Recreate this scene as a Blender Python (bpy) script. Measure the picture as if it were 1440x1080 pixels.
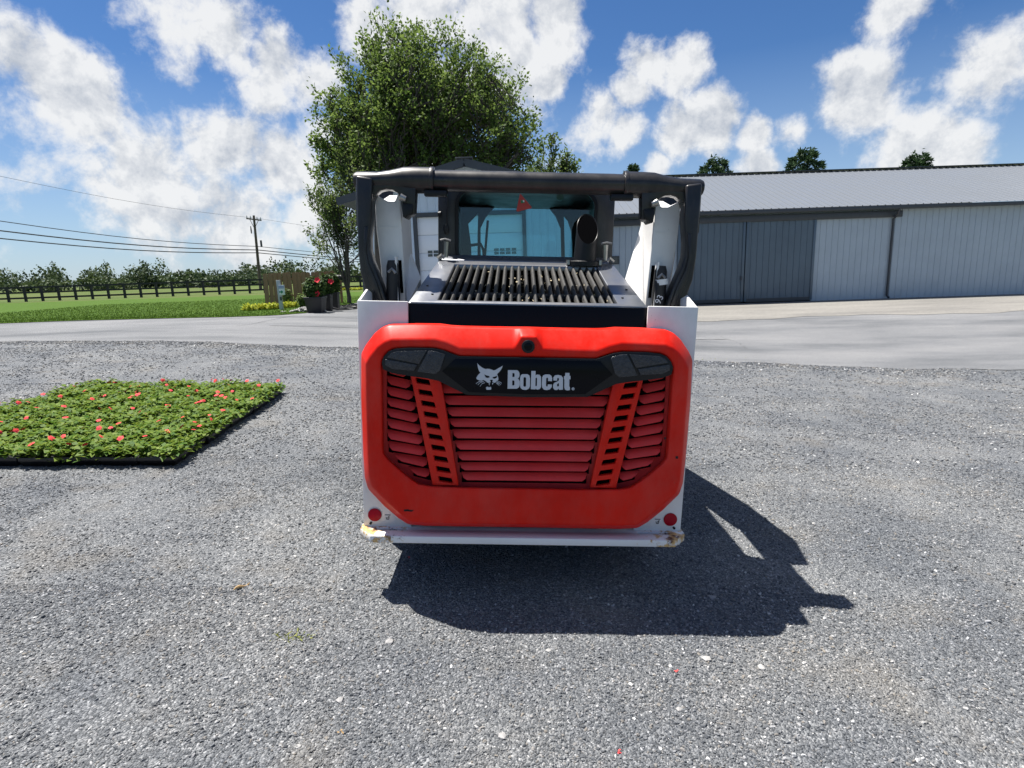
import bpy, bmesh, math, random
import numpy as np
from mathutils import Vector, Matrix, geometry, noise as mnoise
R = math.radians
random.seed(7); rng = np.random.default_rng(7)
for o in list(bpy.data.objects): bpy.data.objects.remove(o)
SC = bpy.context.scene; COL = SC.collection

# ------------------------------------------------------------------ camera
W_, H_, F_ = 1440.0, 1080.0, 811.0
CAM = Vector((0, 0, 1.55)); PITCH = 11.0; ROLL = -1.9
CR = Matrix.Rotation(R(90 - PITCH), 3, 'X') @ Matrix.Rotation(R(ROLL), 3, 'Z')
cd = bpy.data.cameras.new('camera'); cam = bpy.data.objects.new('camera', cd); COL.objects.link(cam)
cd.sensor_width = 36; cd.lens = F_ / W_ * 36; cd.clip_start = 0.05; cd.clip_end = 3000
cam.matrix_world = Matrix.Translation(CAM) @ CR.to_4x4()
SC.camera = cam

def pdir(px, py):
    return CR @ Vector(((px - W_/2)/F_, -(py - H_/2)/F_, -1))

# ------------------------------------------------------------------ sun, sky
SUNV = Vector((-0.32, 0.205, 1.0)).normalized()          # towards the sun
sl = bpy.data.lights.new('sun', 'SUN'); sun = bpy.data.objects.new('sun', sl); COL.objects.link(sun)
sl.energy = 5.0; sl.angle = R(0.5); sl.color = (1.0, 0.955, 0.89)
sun.rotation_euler = SUNV.to_track_quat('Z', 'Y').to_euler(); sun.location = (-3, 3, 12)
SKY = 0.05
CLOUD = [ # pixel position, radius in pixels
 (325,58,58),(385,98,66),(445,125,56),(250,25,90),
 (520,45,62),(600,25,80),(700,25,85),(775,25,55),(725,95,62),(620,110,85),(455,185,42),(770,115,30),
 (318,205,66),(405,250,70),(340,305,85),(450,300,80),(200,260,100),(80,150,110),
 (915,92,36),(965,85,40),(892,130,30),(848,172,40),(880,188,36),
 (955,192,42),(1003,170,48),(1065,190,34),(1112,185,36),(1075,236,36),(925,234,26),
 (1210,140,70),(1300,215,80),(1400,90,80),(560,250,90),(1250,20,40)]
def build_world():
    w = bpy.data.worlds.new('World'); SC.world = w; w.use_nodes = True
    nt = w.node_tree; N = nt.nodes; L = nt.links; N.clear()
    def nd(t, **k):
        n = N.new(t)
        for a, b in k.items(): setattr(n, a, b)
        return n
    def mth(op, a, b=None, c=None, clamp=False):
        n = nd('ShaderNodeMath', operation=op, use_clamp=clamp)
        for i, v in enumerate((a, b, c)):
            if v is None: continue
            if isinstance(v, (int, float)): n.inputs[i].default_value = v
            else: L.new(v, n.inputs[i])
        return n.outputs[0]
    sky = nd('ShaderNodeTexSky', sky_type='NISHITA', sun_disc=False)
    sky.sun_elevation = math.asin(SUNV.z); sky.sun_rotation = math.atan2(SUNV.x, SUNV.y)
    sky.altitude = 100; sky.air_density = 1.0; sky.dust_density = 0.25; sky.ozone_density = 2.0
    hs = nd('ShaderNodeHueSaturation'); hs.inputs['Saturation'].default_value = 1.2; hs.inputs['Value'].default_value = 0.80
    L.new(sky.outputs[0], hs.inputs['Color'])
    tn = nd('ShaderNodeMixRGB', blend_type='MULTIPLY'); tn.inputs[0].default_value = 1; L.new(hs.outputs[0], tn.inputs[1]); tn.inputs[2].default_value = (.86, 1.0, 1.22, 1)
    tc = nd('ShaderNodeTexCoord'); g = tc.outputs['Generated']
    wn = nd('ShaderNodeTexNoise'); wn.inputs['Scale'].default_value = 7; wn.inputs['Detail'].default_value = 3
    L.new(g, wn.inputs['Vector'])
    wa = nd('ShaderNodeVectorMath', operation='MULTIPLY_ADD'); L.new(wn.outputs['Color'], wa.inputs[0])
    wa.inputs[1].default_value = (.034,)*3; wa.inputs[2].default_value = (-.017,)*3
    wd = nd('ShaderNodeVectorMath', operation='ADD'); L.new(g, wd.inputs[0]); L.new(wa.outputs[0], wd.inputs[1])
    blobs = [(pdir(x, y).normalized(), r/F_ * (1 - .25*abs(x-720)/720)) for x, y, r in CLOUD]
    rr = random.Random(4)
    k = 0
    while k < 16:                                  # the same broken cloud goes on round the rest of the sky
        az = rr.uniform(0, 2*math.pi); el = R(rr.uniform(3, 80))
        d = Vector((math.sin(az)*math.cos(el), math.cos(az)*math.cos(el), math.sin(el)))
        c = CR.transposed() @ d
        if c.z < 0 and abs(c.x/c.z) < 1.1 and abs(c.y/c.z) < .85: continue
        blobs.append((d, rr.uniform(.14, .30))); k += 1
    f = None
    for d, r in blobs:
        v = nd('ShaderNodeVectorMath', operation='DISTANCE'); L.new(wd.outputs[0], v.inputs[0]); v.inputs[1].default_value = d
        m = nd('ShaderNodeMapRange'); m.interpolation_type = 'SMOOTHSTEP'
        m.inputs['From Min'].default_value = r*1.65; m.inputs['From Max'].default_value = -r*.1
        L.new(v.outputs['Value'], m.inputs['Value'])
        f = m.outputs[0] if f is None else mth('MAXIMUM', f, m.outputs[0])
    def fbm(vec, sc, det, ro=.6):
        n = nd('ShaderNodeTexNoise'); n.inputs['Scale'].default_value = sc; n.inputs['Detail'].default_value = det; n.inputs['Roughness'].default_value = ro
        L.new(vec, n.inputs['Vector']); return n.outputs['Fac']
    n1 = fbm(wd.outputs[0], 9, 9, .62)
    off = nd('ShaderNodeVectorMath', operation='ADD'); L.new(wd.outputs[0], off.inputs[0]); off.inputs[1].default_value = SUNV*.022
    n2 = fbm(off.outputs[0], 9, 7, .60)
    dens = mth('ADD', f, mth('MULTIPLY', mth('SUBTRACT', n1, .5), 2.5))
    dm = nd('ShaderNodeMapRange'); dm.interpolation_type = 'SMOOTHSTEP'
    dm.inputs['From Min'].default_value = .28; dm.inputs['From Max'].default_value = .80; L.new(dens, dm.inputs['Value'])
    # light side / dark underside from the change of density towards the sun
    sh = mth('ADD', .60, mth('MULTIPLY', mth('SUBTRACT', n1, n2), 3.2))
    sh = mth('SUBTRACT', sh, mth('MULTIPLY', mth('SUBTRACT', fbm(wd.outputs[0], 4.5, 4), .5), .9), clamp=True)
    cr = nd('ShaderNodeValToRGB'); L.new(sh, cr.inputs[0])
    cr.color_ramp.elements[0].color = (.56, .605, .68, 1); cr.color_ramp.elements[0].position = .15
    cr.color_ramp.elements[1].color = (.97, .98, .99, 1); cr.color_ramp.elements[1].position = .72
    cs = nd('ShaderNodeVectorMath', operation='SCALE'); L.new(cr.outputs[0], cs.inputs[0]); cs.inputs['Scale'].default_value = 0.43/SKY
    # haze low over the horizon
    sp = nd('ShaderNodeSeparateXYZ'); L.new(g, sp.inputs[0])
    hz = nd('ShaderNodeMapRange'); hz.inputs['From Min'].default_value = .30; hz.inputs['From Max'].default_value = 0; hz.inputs['To Max'].default_value = .55
    L.new(sp.outputs['Z'], hz.inputs['Value'])
    hm = nd('ShaderNodeMixRGB'); L.new(hz.outputs[0], hm.inputs[0]); L.new(tn.outputs[0], hm.inputs[1])
    hm.inputs[2].default_value = (.25/SKY, .325/SKY, .42/SKY, 1)
    mx = nd('ShaderNodeMixRGB'); L.new(mth('MULTIPLY', dm.outputs[0], .96), mx.inputs[0]); L.new(hm.outputs[0], mx.inputs[1]); L.new(cs.outputs[0], mx.inputs[2])
    bg = nd('ShaderNodeBackground'); bg.inputs['Strength'].default_value = SKY; L.new(mx.outputs[0], bg.inputs['Color'])
    out = nd('ShaderNodeOutputWorld'); L.new(bg.outputs[0], out.inputs['Surface'])
    w.cycles.sampling_method = 'MANUAL'; w.cycles.sample_map_resolution = 512
build_world()
SC.render.engine = 'CYCLES'
SC.view_settings.view_transform = 'Standard'; SC.view_settings.look = 'None'
SC.view_settings.exposure = 1.1; SC.view_settings.gamma = 1.0; SC.view_settings.use_curve_mapping = False
SC.cycles.transparent_max_bounces = 12; SC.cycles.max_bounces = 5; SC.cycles.diffuse_bounces = 2; SC.cycles.glossy_bounces = 2

# ------------------------------------------------------------------ terrain
TAN = math.tan(R(3.0))
def sstep(a, b, v):
    t = min(1, max(0, (v - a)/(b - a))); return t*t*(3 - 2*t)
def hgt(x, y):
    ax = abs(x); sx = ax if ax < 5.5 else 5.5 + 2.5*math.tanh((ax - 5.5)/2.5)
    s = 1 - (0.88 if x > 0 else 0.1)*sstep(11, 19, y)
    return -TAN*math.copysign(sx, x)*s
def at(px, py, Y):
    d = pdir(px, py); return CAM + d*((Y)/d.y)
def gp(px, py):
    d = pdir(px, py); t = 0.5
    while t < 900:
        p = CAM + d*t
        if p.z < hgt(p.x, p.y): break
        t *= 1.01
    lo, hi = t/1.011, t
    for _ in range(30):
        m = (lo + hi)/2; p = CAM + d*m
        if p.z < hgt(p.x, p.y): hi = m
        else: lo = m
    p = CAM + d*hi; return Vector((p.x, p.y, hgt(p.x, p.y)))

# ------------------------------------------------------------------ materials
def mat(name, col, rough=.6, metal=0., spec=.5, var=0., vscale=8., vcol=None, bump=0., bscale=60., coat=0., rvar=0., detail=5):
    m = bpy.data.materials.new(name); m.use_nodes = True; nt = m.node_tree; N = nt.nodes; L = nt.links
    b = N['Principled BSDF']; b.inputs['Base Color'].default_value = (*col, 1); b.inputs['Roughness'].default_value = rough
    b.inputs['Metallic'].default_value = metal; b.inputs['Specular IOR Level'].default_value = spec
    if coat: b.inputs['Coat Weight'].default_value = coat; b.inputs['Coat Roughness'].default_value = .12
    if var or bump or rvar:
        tc = N.new('ShaderNodeTexCoord')
    if var or rvar:
        n = N.new('ShaderNodeTexNoise'); n.inputs['Scale'].default_value = vscale; n.inputs['Detail'].default_value = detail; n.inputs['Roughness'].default_value = .65
        L.new(tc.outputs['Object'], n.inputs['Vector'])
    if var:
        mr = N.new('ShaderNodeMapRange'); mr.inputs['From Min'].default_value = .3; mr.inputs['From Max'].default_value = .7
        L.new(n.outputs['Fac'], mr.inputs['Value'])
        mx = N.new('ShaderNodeMixRGB'); L.new(mr.outputs[0], mx.inputs[0])
        v2 = vcol or tuple(c*(1 - var) for c in col)
        mx.inputs[1].default_value = (*col, 1); mx.inputs[2].default_value = (*v2, 1)
        L.new(mx.outputs[0], b.inputs['Base Color'])
    if rvar:
        r2 = N.new('ShaderNodeMapRange'); r2.inputs['From Min'].default_value = .3; r2.inputs['From Max'].default_value = .7
        r2.inputs['To Min'].default_value = rough - rvar; r2.inputs['To Max'].default_value = rough + rvar
        L.new(n.outputs['Fac'], r2.inputs['Value']); L.new(r2.outputs[0], b.inputs['Roughness'])
    if bump:
        n2 = N.new('ShaderNodeTexNoise'); n2.inputs['Scale'].default_value = bscale; n2.inputs['Detail'].default_value = 4
        L.new(tc.outputs['Object'], n2.inputs['Vector'])
        bp = N.new('ShaderNodeBump'); bp.inputs['Strength'].default_value = bump; bp.inputs['Distance'].default_value = .01
        L.new(n2.outputs['Fac'], bp.inputs['Height']); L.new(bp.outputs[0], b.inputs['Normal'])
    return m

def mat_gravel():
    m = bpy.data.materials.new('gravel'); m.use_nodes = True; nt = m.node_tree; N = nt.nodes; L = nt.links
    b = N['Principled BSDF']; b.inputs['Roughness'].default_value = .85; b.inputs['Specular IOR Level'].default_value = .3
    tc = N.new('ShaderNodeTexCoord'); P = tc.outputs['Object']
    v = N.new('ShaderNodeTexVoronoi'); v.inputs['Scale'].default_value = 130; L.new(P, v.inputs['Vector'])
    v2 = N.new('ShaderNodeTexVoronoi'); v2.inputs['Scale'].default_value = 48; L.new(P, v2.inputs['Vector'])
    r1 = N.new('ShaderNodeValToRGB'); L.new(v.outputs['Color'], r1.inputs[0])
    e = r1.color_ramp.elements; e[0].position = 0; e[0].color = (.055, .06, .066, 1); e[1].position = 1; e[1].color = (.52, .52, .52, 1)
    x = r1.color_ramp.elements.new(.45); x.color = (.15, .157, .165, 1); x = r1.color_ramp.elements.new(.8); x.color = (.27, .275, .28, 1)
    n = N.new('ShaderNodeTexNoise'); n.inputs['Scale'].default_value = 1.1; n.inputs['Detail'].default_value = 6; n.inputs['Roughness'].default_value = .65; L.new(P, n.inputs['Vector'])
    nr = N.new('ShaderNodeValToRGB'); L.new(n.outputs['Fac'], nr.inputs[0])
    nr.color_ramp.elements[0].position = .33; nr.color_ramp.elements[0].color = (.64, .67, .71, 1)
    nr.color_ramp.elements[1].position = .72; nr.color_ramp.elements[1].color = (1.14, 1.13, 1.10, 1)
    mu = N.new('ShaderNodeMixRGB'); mu.blend_type = 'MULTIPLY'; mu.inputs[0].default_value = 1; L.new(r1.outputs[0], mu.inputs[1]); L.new(nr.outputs[0], mu.inputs[2])
    # brown fines
    n3 = N.new('ShaderNodeTexNoise'); n3.inputs['Scale'].default_value = 2.3; n3.inputs['Detail'].default_value = 5; L.new(P, n3.inputs['Vector'])
    mr = N.new('ShaderNodeMapRange'); mr.inputs['From Min'].default_value = .56; mr.inputs['From Max'].default_value = .74; mr.inputs['To Max'].default_value = .42; L.new(n3.outputs['Fac'], mr.inputs['Value'])
    mx = N.new('ShaderNodeMixRGB'); L.new(mr.outputs[0], mx.inputs[0]); L.new(mu.outputs[0], mx.inputs[1]); mx.inputs[2].default_value = (.205, .185, .155, 1)
    L.new(mx.outputs[0], b.inputs['Base Color'])
    ad = N.new('ShaderNodeMath'); ad.operation = 'MULTIPLY_ADD'; L.new(v2.outputs['Distance'], ad.inputs[0]); ad.inputs[1].default_value = 1.2; L.new(v.outputs['Distance'], ad.inputs[2])
    bp = N.new('ShaderNodeBump'); bp.invert = True; bp.inputs['Strength'].default_value = .9; bp.inputs['Distance'].default_value = .012; L.new(ad.outputs[0], bp.inputs['Height']); L.new(bp.outputs[0], b.inputs['Normal'])
    return m
def mat_stone():
    m = bpy.data.materials.new('gravel_stone'); m.use_nodes = True; nt = m.node_tree; N = nt.nodes; L = nt.links
    b = N['Principled BSDF']; b.inputs['Roughness'].default_value = .75; b.inputs['Specular IOR Level'].default_value = .35
    oi = N.new('ShaderNodeObjectInfo'); r1 = N.new('ShaderNodeValToRGB'); L.new(oi.outputs['Random'], r1.inputs[0])
    e = r1.color_ramp.elements; e[0].position = 0; e[0].color = (.06, .065, .072, 1); e[1].position = 1; e[1].color = (.62, .61, .59, 1)
    for p, c in ((.40, (.12, .127, .136)), (.74, (.19, .196, .202)), (.84, (.20, .18, .155)), (.91, (.26, .26, .268)), (.98, (.38, .38, .38))):
        x = r1.color_ramp.elements.new(p); x.color = (*c, 1)
    tc = N.new('ShaderNodeTexCoord'); n = N.new('ShaderNodeTexNoise'); n.inputs['Scale'].default_value = 2.5; n.inputs['Detail'].default_value = 4; L.new(tc.outputs['Object'], n.inputs['Vector'])
    mr = N.new('ShaderNodeMapRange'); mr.inputs['To Min'].default_value = .6; mr.inputs['To Max'].default_value = 1.35; L.new(n.outputs['Fac'], mr.inputs['Value'])
    vm = N.new('ShaderNodeVectorMath'); vm.operation = 'SCALE'; L.new(r1.outputs[0], vm.inputs[0]); L.new(mr.outputs[0], vm.inputs['Scale'])
    n4 = N.new('ShaderNodeTexNoise'); n4.inputs['Scale'].default_value = 1.1; n4.inputs['Detail'].default_value = 6; n4.inputs['Roughness'].default_value = .65; L.new(oi.outputs['Location'], n4.inputs['Vector'])
    nr = N.new('ShaderNodeValToRGB'); L.new(n4.outputs['Fac'], nr.inputs[0]); nr.color_ramp.elements[0].position = .33; nr.color_ramp.elements[0].color = (.78, .81, .86, 1); nr.color_ramp.elements[1].position = .72; nr.color_ramp.elements[1].color = (1.2, 1.17, 1.1, 1)
    mu = N.new('ShaderNodeMixRGB'); mu.blend_type = 'MULTIPLY'; mu.inputs[0].default_value = 1; L.new(vm.outputs[0], mu.inputs[1]); L.new(nr.outputs[0], mu.inputs[2])
    n3 = N.new('ShaderNodeTexNoise'); n3.inputs['Scale'].default_value = 2.3; n3.inputs['Detail'].default_value = 5; L.new(oi.outputs['Location'], n3.inputs['Vector'])
    m3 = N.new('ShaderNodeMapRange'); m3.inputs['From Min'].default_value = .54; m3.inputs['From Max'].default_value = .72; m3.inputs['To Max'].default_value = .34; L.new(n3.outputs['Fac'], m3.inputs['Value'])
    mx = N.new('ShaderNodeMixRGB'); L.new(m3.outputs[0], mx.inputs[0]); L.new(mu.outputs[0], mx.inputs[1]); mx.inputs[2].default_value = (.215, .192, .158, 1); L.new(mx.outputs[0], b.inputs['Base Color'])
    return m
def mat_asphalt(name, c1, c2, c3, sc=160):
    m = bpy.data.materials.new(name); m.use_nodes = True; nt = m.node_tree; N = nt.nodes; L = nt.links
    b = N['Principled BSDF']; b.inputs['Roughness'].default_value = .85; b.inputs['Specular IOR Level'].default_value = .3
    tc = N.new('ShaderNodeTexCoord'); P = tc.outputs['Object']
    n = N.new('ShaderNodeTexNoise'); n.inputs['Scale'].default_value = .45; n.inputs['Detail'].default_value = 7; n.inputs['Roughness'].default_value = .62
    mp = N.new('ShaderNodeMapping'); mp.inputs['Scale'].default_value = (.45, 1.5, 1); mp.inputs['Rotation'].default_value = (0, 0, .12); L.new(P, mp.inputs[0]); L.new(mp.outputs[0], n.inputs['Vector'])
    r = N.new('ShaderNodeValToRGB'); L.new(n.outputs['Fac'], r.inputs[0]); e = r.color_ramp.elements
    e[0].position = .34; e[0].color = (*c1, 1); e[1].position = .68; e[1].color = (*c3, 1); x = e.new(.5); x.color = (*c2, 1)
    v = N.new('ShaderNodeTexVoronoi'); v.inputs['Scale'].default_value = sc; L.new(P, v.inputs['Vector'])
    mr = N.new('ShaderNodeMapRange'); mr.inputs['To Min'].default_value = .62; mr.inputs['To Max'].default_value = 1.38; L.new(v.outputs['Color'], mr.inputs['Value'])
    vm = N.new('ShaderNodeVectorMath'); vm.operation = 'SCALE'; L.new(r.outputs[0], vm.inputs[0]); L.new(mr.outputs[0], vm.inputs['Scale']); L.new(vm.outputs[0], b.inputs['Base Color'])
    bp = N.new('ShaderNodeBump'); bp.inputs['Strength'].default_value = .4; bp.inputs['Distance'].default_value = .006; L.new(v.outputs['Distance'], bp.inputs['Height']); L.new(bp.outputs[0], b.inputs['Normal'])
    return m
def mat_leaf(name, c1, c2, trans=.35, rough=.6):
    m = bpy.data.materials.new(name); m.use_nodes = True; nt = m.node_tree; N = nt.nodes; L = nt.links
    b = N['Principled BSDF']; b.inputs['Roughness'].default_value = rough; b.inputs['Specular IOR Level'].default_value = .18
    at_ = N.new('ShaderNodeAttribute'); at_.attribute_name = 'tint'
    mx = N.new('ShaderNodeMixRGB'); L.new(at_.outputs['Fac'], mx.inputs[0]); mx.inputs[1].default_value = (*c1, 1); mx.inputs[2].default_value = (*c2, 1)
    L.new(mx.outputs[0], b.inputs['Base Color'])
    t = N.new('ShaderNodeBsdfTranslucent'); hs = N.new('ShaderNodeHueSaturation'); hs.inputs['Hue'].default_value = .485; hs.inputs['Value'].default_value = 1.3; L.new(mx.outputs[0], hs.inputs['Color']); L.new(hs.outputs[0], t.inputs[0])
    ms = N.new('ShaderNodeMixShader'); ms.inputs[0].default_value = trans; L.new(b.outputs[0], ms.inputs[1]); L.new(t.outputs[0], ms.inputs[2]); L.new(ms.outputs[0], N['Material Output'].inputs['Surface'])
    return m
def mat_rusty():
    m = mat('white_paint_rusty', (.80, .79, .77), .42, var=.10, vscale=5); nt = m.node_tree; N = nt.nodes; L = nt.links; b = N['Principled BSDF']
    src = b.inputs['Base Color'].links[0].from_socket
    tc = N.new('ShaderNodeTexCoord'); s = N.new('ShaderNodeSeparateXYZ'); L.new(tc.outputs['Object'], s.inputs[0])
    ab = N.new('ShaderNodeMath'); ab.operation = 'ABSOLUTE'; L.new(s.outputs['X'], ab.inputs[0])
    mr = N.new('ShaderNodeMapRange'); mr.inputs['From Min'].default_value = .42; mr.inputs['From Max'].default_value = .72; mr.inputs['To Min'].default_value = -.22; mr.inputs['To Max'].default_value = .075; L.new(ab.outputs[0], mr.inputs['Value'])
    n = N.new('ShaderNodeTexNoise'); n.inputs['Scale'].default_value = 26; n.inputs['Detail'].default_value = 9; n.inputs['Roughness'].default_value = .7; L.new(tc.outputs['Object'], n.inputs['Vector'])
    ad = N.new('ShaderNodeMath'); L.new(n.outputs['Fac'], ad.inputs[0]); L.new(mr.outputs[0], ad.inputs[1])
    r = N.new('ShaderNodeValToRGB'); L.new(ad.outputs[0], r.inputs[0]); e = r.color_ramp.elements
    e[0].position = .50; e[0].color = (0, 0, 0, 1); e[1].position = .60; e[1].color = (1, 1, 1, 1)
    rc = N.new('ShaderNodeValToRGB'); n2 = N.new('ShaderNodeTexNoise'); n2.inputs['Scale'].default_value = 30; n2.inputs['Detail'].default_value = 6; L.new(tc.outputs['Object'], n2.inputs['Vector']); L.new(n2.outputs['Fac'], rc.inputs[0])
    e = rc.color_ramp.elements; e[0].position = .36; e[0].color = (.10, .035, .012, 1); e[1].position = .52; e[1].color = (.60, .38, .14, 1)
    mx = N.new('ShaderNodeMixRGB'); L.new(r.outputs[0], mx.inputs[0]); L.new(src, mx.inputs[1]); L.new(rc.outputs[0], mx.inputs[2]); L.new(mx.outputs[0], b.inputs['Base Color'])
    return m
def mat_glass(name, tint, gloss=.06, rough=.02):
    m = bpy.data.materials.new(name); m.use_nodes = True; nt = m.node_tree; N = nt.nodes; L = nt.links; N.remove(N['Principled BSDF'])
    t = N.new('ShaderNodeBsdfTransparent'); t.inputs[0].default_value = (*tint, 1)
    g = N.new('ShaderNodeBsdfGlossy'); g.inputs['Roughness'].default_value = rough; g.inputs[0].default_value = (.9, .95, 1, 1)
    fr = N.new('ShaderNodeFresnel'); fr.inputs[0].default_value = 1.45
    ms = N.new('ShaderNodeMixShader'); L.new(fr.outputs[0], ms.inputs[0]); L.new(t.outputs[0], ms.inputs[1]); L.new(g.outputs[0], ms.inputs[2]); L.new(ms.outputs[0], N['Material Output'].inputs['Surface'])
    return m

def weather(m, dust, amt, scale=5, speck=0.):
    """dust film and fine specks over an existing paint"""
    nt = m.node_tree; N = nt.nodes; L = nt.links; b = N['Principled BSDF']; s = b.inputs['Base Color'].links[0].from_socket
    tc = N.new('ShaderNodeTexCoord'); n = N.new('ShaderNodeTexNoise'); n.inputs['Scale'].default_value = scale; n.inputs['Detail'].default_value = 9; n.inputs['Roughness'].default_value = .75
    mp = N.new('ShaderNodeMapping'); mp.inputs['Scale'].default_value = (1, 1, .45); L.new(tc.outputs['Object'], mp.inputs[0]); L.new(mp.outputs[0], n.inputs['Vector'])
    r = N.new('ShaderNodeMapRange'); r.inputs['From Min'].default_value = .42; r.inputs['From Max'].default_value = .75; r.inputs['To Max'].default_value = amt; L.new(n.outputs['Fac'], r.inputs['Value'])
    mx = N.new('ShaderNodeMixRGB'); L.new(r.outputs[0], mx.inputs[0]); L.new(s, mx.inputs[1]); mx.inputs[2].default_value = (*dust, 1); o = mx.outputs[0]
    if speck:
        v = N.new('ShaderNodeTexVoronoi'); v.inputs['Scale'].default_value = 55; L.new(tc.outputs['Object'], v.inputs['Vector'])
        q = N.new('ShaderNodeMapRange'); q.inputs['From Min'].default_value = .13; q.inputs['From Max'].default_value = .07; L.new(v.outputs['Distance'], q.inputs['Value'])
        g = N.new('ShaderNodeMath'); g.operation = 'GREATER_THAN'; sp = N.new('ShaderNodeSeparateColor'); L.new(v.outputs['Color'], sp.inputs[0]); L.new(sp.outputs[0], g.inputs[0]); g.inputs[1].default_value = .86
        k = N.new('ShaderNodeMath'); k.operation = 'MULTIPLY'; L.new(q.outputs[0], k.inputs[0]); L.new(g.outputs[0], k.inputs[1]); k2 = N.new('ShaderNodeMath'); k2.operation = 'MULTIPLY'; L.new(k.outputs[0], k2.inputs[0]); k2.inputs[1].default_value = speck
        m2 = N.new('ShaderNodeMixRGB'); L.new(k2.outputs[0], m2.inputs[0]); L.new(o, m2.inputs[1]); m2.inputs[2].default_value = (.16, .10, .075, 1); o = m2.outputs[0]
    L.new(o, b.inputs['Base Color']); return m
M = {}
M['red'] = mat('red_orange_paint', (.74, .0125, .004), .40, spec=.16, var=.22, vscale=3.5, vcol=(.60, .012, .005), rvar=.10, bump=.03, bscale=220)
M['red_slat'] = mat('red_paint_sky_sheen', (.86, .046, .044), .5, spec=.42, var=.25, vscale=7, vcol=(.70, .038, .036), rvar=.08)  # gate red made lighter and pinker, sky sheen put into the colour
M['white'] = mat('white_paint', (.78, .775, .765), .38, var=.12, vscale=5, rvar=.08, bump=.02, bscale=150)
M['rusty'] = mat_rusty()
M['black'] = mat('black_paint', (.014, .015, .018), .38, spec=.45, var=.4, vscale=6, rvar=.12)
M['blackgloss'] = mat('black_gloss_plastic', (.003, .0035, .006), .25, spec=.12, rvar=.06, vscale=5)
M['plastic'] = mat('charcoal_plastic', (.012, .013, .016), .42, spec=.25, var=.3, vscale=20)
M['dark'] = mat('shade_black', (.003, .003, .0035), .95, spec=.0)  # near-black standing for the shade inside openings
M['steelgrey'] = mat('charcoal_metallic_paint', (.22, .238, .275), .34, metal=.65, var=.3, vscale=9, vcol=(.17, .18, .195), rvar=.08)
M['rib'] = mat('dusty_grille_rib', (.040, .041, .043), .6, spec=.3, var=.5, vscale=40, vcol=(.078, .074, .067), bump=.2, bscale=180)
M['cab'] = mat('cab_black_paint', (.030, .033, .038), .42, var=.3, vscale=5, rvar=.1)
M['interior'] = mat('cab_interior', (.012, .013, .016), .7)
M['glass'] = mat_glass('tinted_cab_glass', (.70, .90, .93))
M['chrome'] = mat('zinc_metal', (.38, .38, .37), .38, metal=.9, var=.3, vscale=40)
M['rubber'] = mat('tyre_rubber', (.018, .018, .018), .8, var=.4, vscale=10, vcol=(.04, .038, .034), bump=.3)
M['lens'] = mat('smoked_lens', (.018, .020, .026), .2, spec=.4, var=.6, vscale=60, vcol=(.05, .053, .062), bump=.5, bscale=150)
M['silver'] = mat('silver_print', (.55, .57, .62), .45, var=.06)
M['reflector'] = mat('red_reflector', (.34, .002, .016), .3, spec=.15)
M['decal_red'] = mat('red_decal', (.50, .055, .045), .5, var=.2, vscale=30)
M['print_black'] = mat('black_print', (.02, .02, .02), .6)
M['labelwhite'] = mat('white_label', (.75, .75, .75), .6)
M['hose'] = mat('black_hose', (.012, .012, .013), .5, bump=.3, bscale=300)
M['chaff'] = mat('dry_chaff', (.55, .46, .30), .8, var=.3, vscale=30)
for k_, a_, s_ in (('red', .13, .5), ('red_slat', .09, .3), ('white', .16, .45), ('black', .10, 0), ('cab', .12, 0), ('steelgrey', .25, .3)): weather(M[k_], (.36, .30, .25), a_, 5, s_)
M['gravel'] = mat_gravel(); M['stone'] = mat_stone()
M['asphalt'] = mat_asphalt('worn_asphalt', (.085, .09, .096), (.14, .144, .15), (.185, .187, .189))
M['apron'] = mat_asphalt('dusty_concrete', (.145, .14, .13), (.185, .178, .163), (.22, .21, .19), 60)
M['crack'] = mat('crack_tar', (.03, .03, .03), .9)
M['lawnsoil'] = mat('lawn', (.040, .085, .008), .9, spec=.1, var=.5, vscale=1.6, vcol=(.060, .105, .013), bump=.8, bscale=40)
M['field'] = mat('far_field', (.045, .085, .012), .9, spec=.1, var=.4, vscale=.08, vcol=(.10, .11, .04))
M['mulch'] = mat('mulch', (.085, .062, .045), .9, var=.5, vscale=12, bump=1, bscale=60)
M['siding_shed'] = mat('grey_siding', (.42, .485, .53), .42, var=.10, vscale=1.2, rvar=.08)
M['siding'] = mat('blue_grey_siding', (.60, .69, .76), .42, var=.10, vscale=1.2, rvar=.08)
M['siding_dark'] = mat('slate_blue_door_sheet', (.105, .145, .18), .42, var=.14, vscale=1.0, rvar=.08)
M['roof'] = mat('pale_metal_roof', (.16, .175, .195), .42, spec=.3, var=.12, vscale=.8, rvar=.08)
M['trim'] = mat('charcoal_trim', (.055, .06, .066), .45, var=.2, vscale=4)
M['roofdark'] = mat('charcoal_roof', (.06, .066, .074), .5, var=.2, vscale=3)
M['doorwhite'] = mat('white_door_panel', (.84, .86, .87), .45, var=.05, vscale=2)
M['winblack'] = mat('dark_window_glass', (.012, .016, .02), .08, spec=.8)
M['wood'] = mat('weathered_cedar', (.36, .205, .115), .8, spec=.2, var=.45, vscale=14, vcol=(.23, .155, .10), bump=.3, bscale=60)
M['woodpost'] = mat('pale_timber', (.45, .33, .21), .7, var=.3, vscale=20)
M['blackfence'] = mat('black_fence_paint', (.014, .014, .015), .6)
M['pole'] = mat('pole_timber', (.15, .115, .085), .85, var=.4, vscale=6)
M['wire'] = mat('cable', (.02, .02, .022), .6)
M['pot'] = mat('black_pot', (.016, .016, .019), .5, var=.2)
M['postgrey'] = mat('grey_sign_post', (.50, .52, .54), .6, var=.15, vscale=12)
M['signwhite'] = mat('sign_face', (.70, .76, .78), .5)
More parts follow.
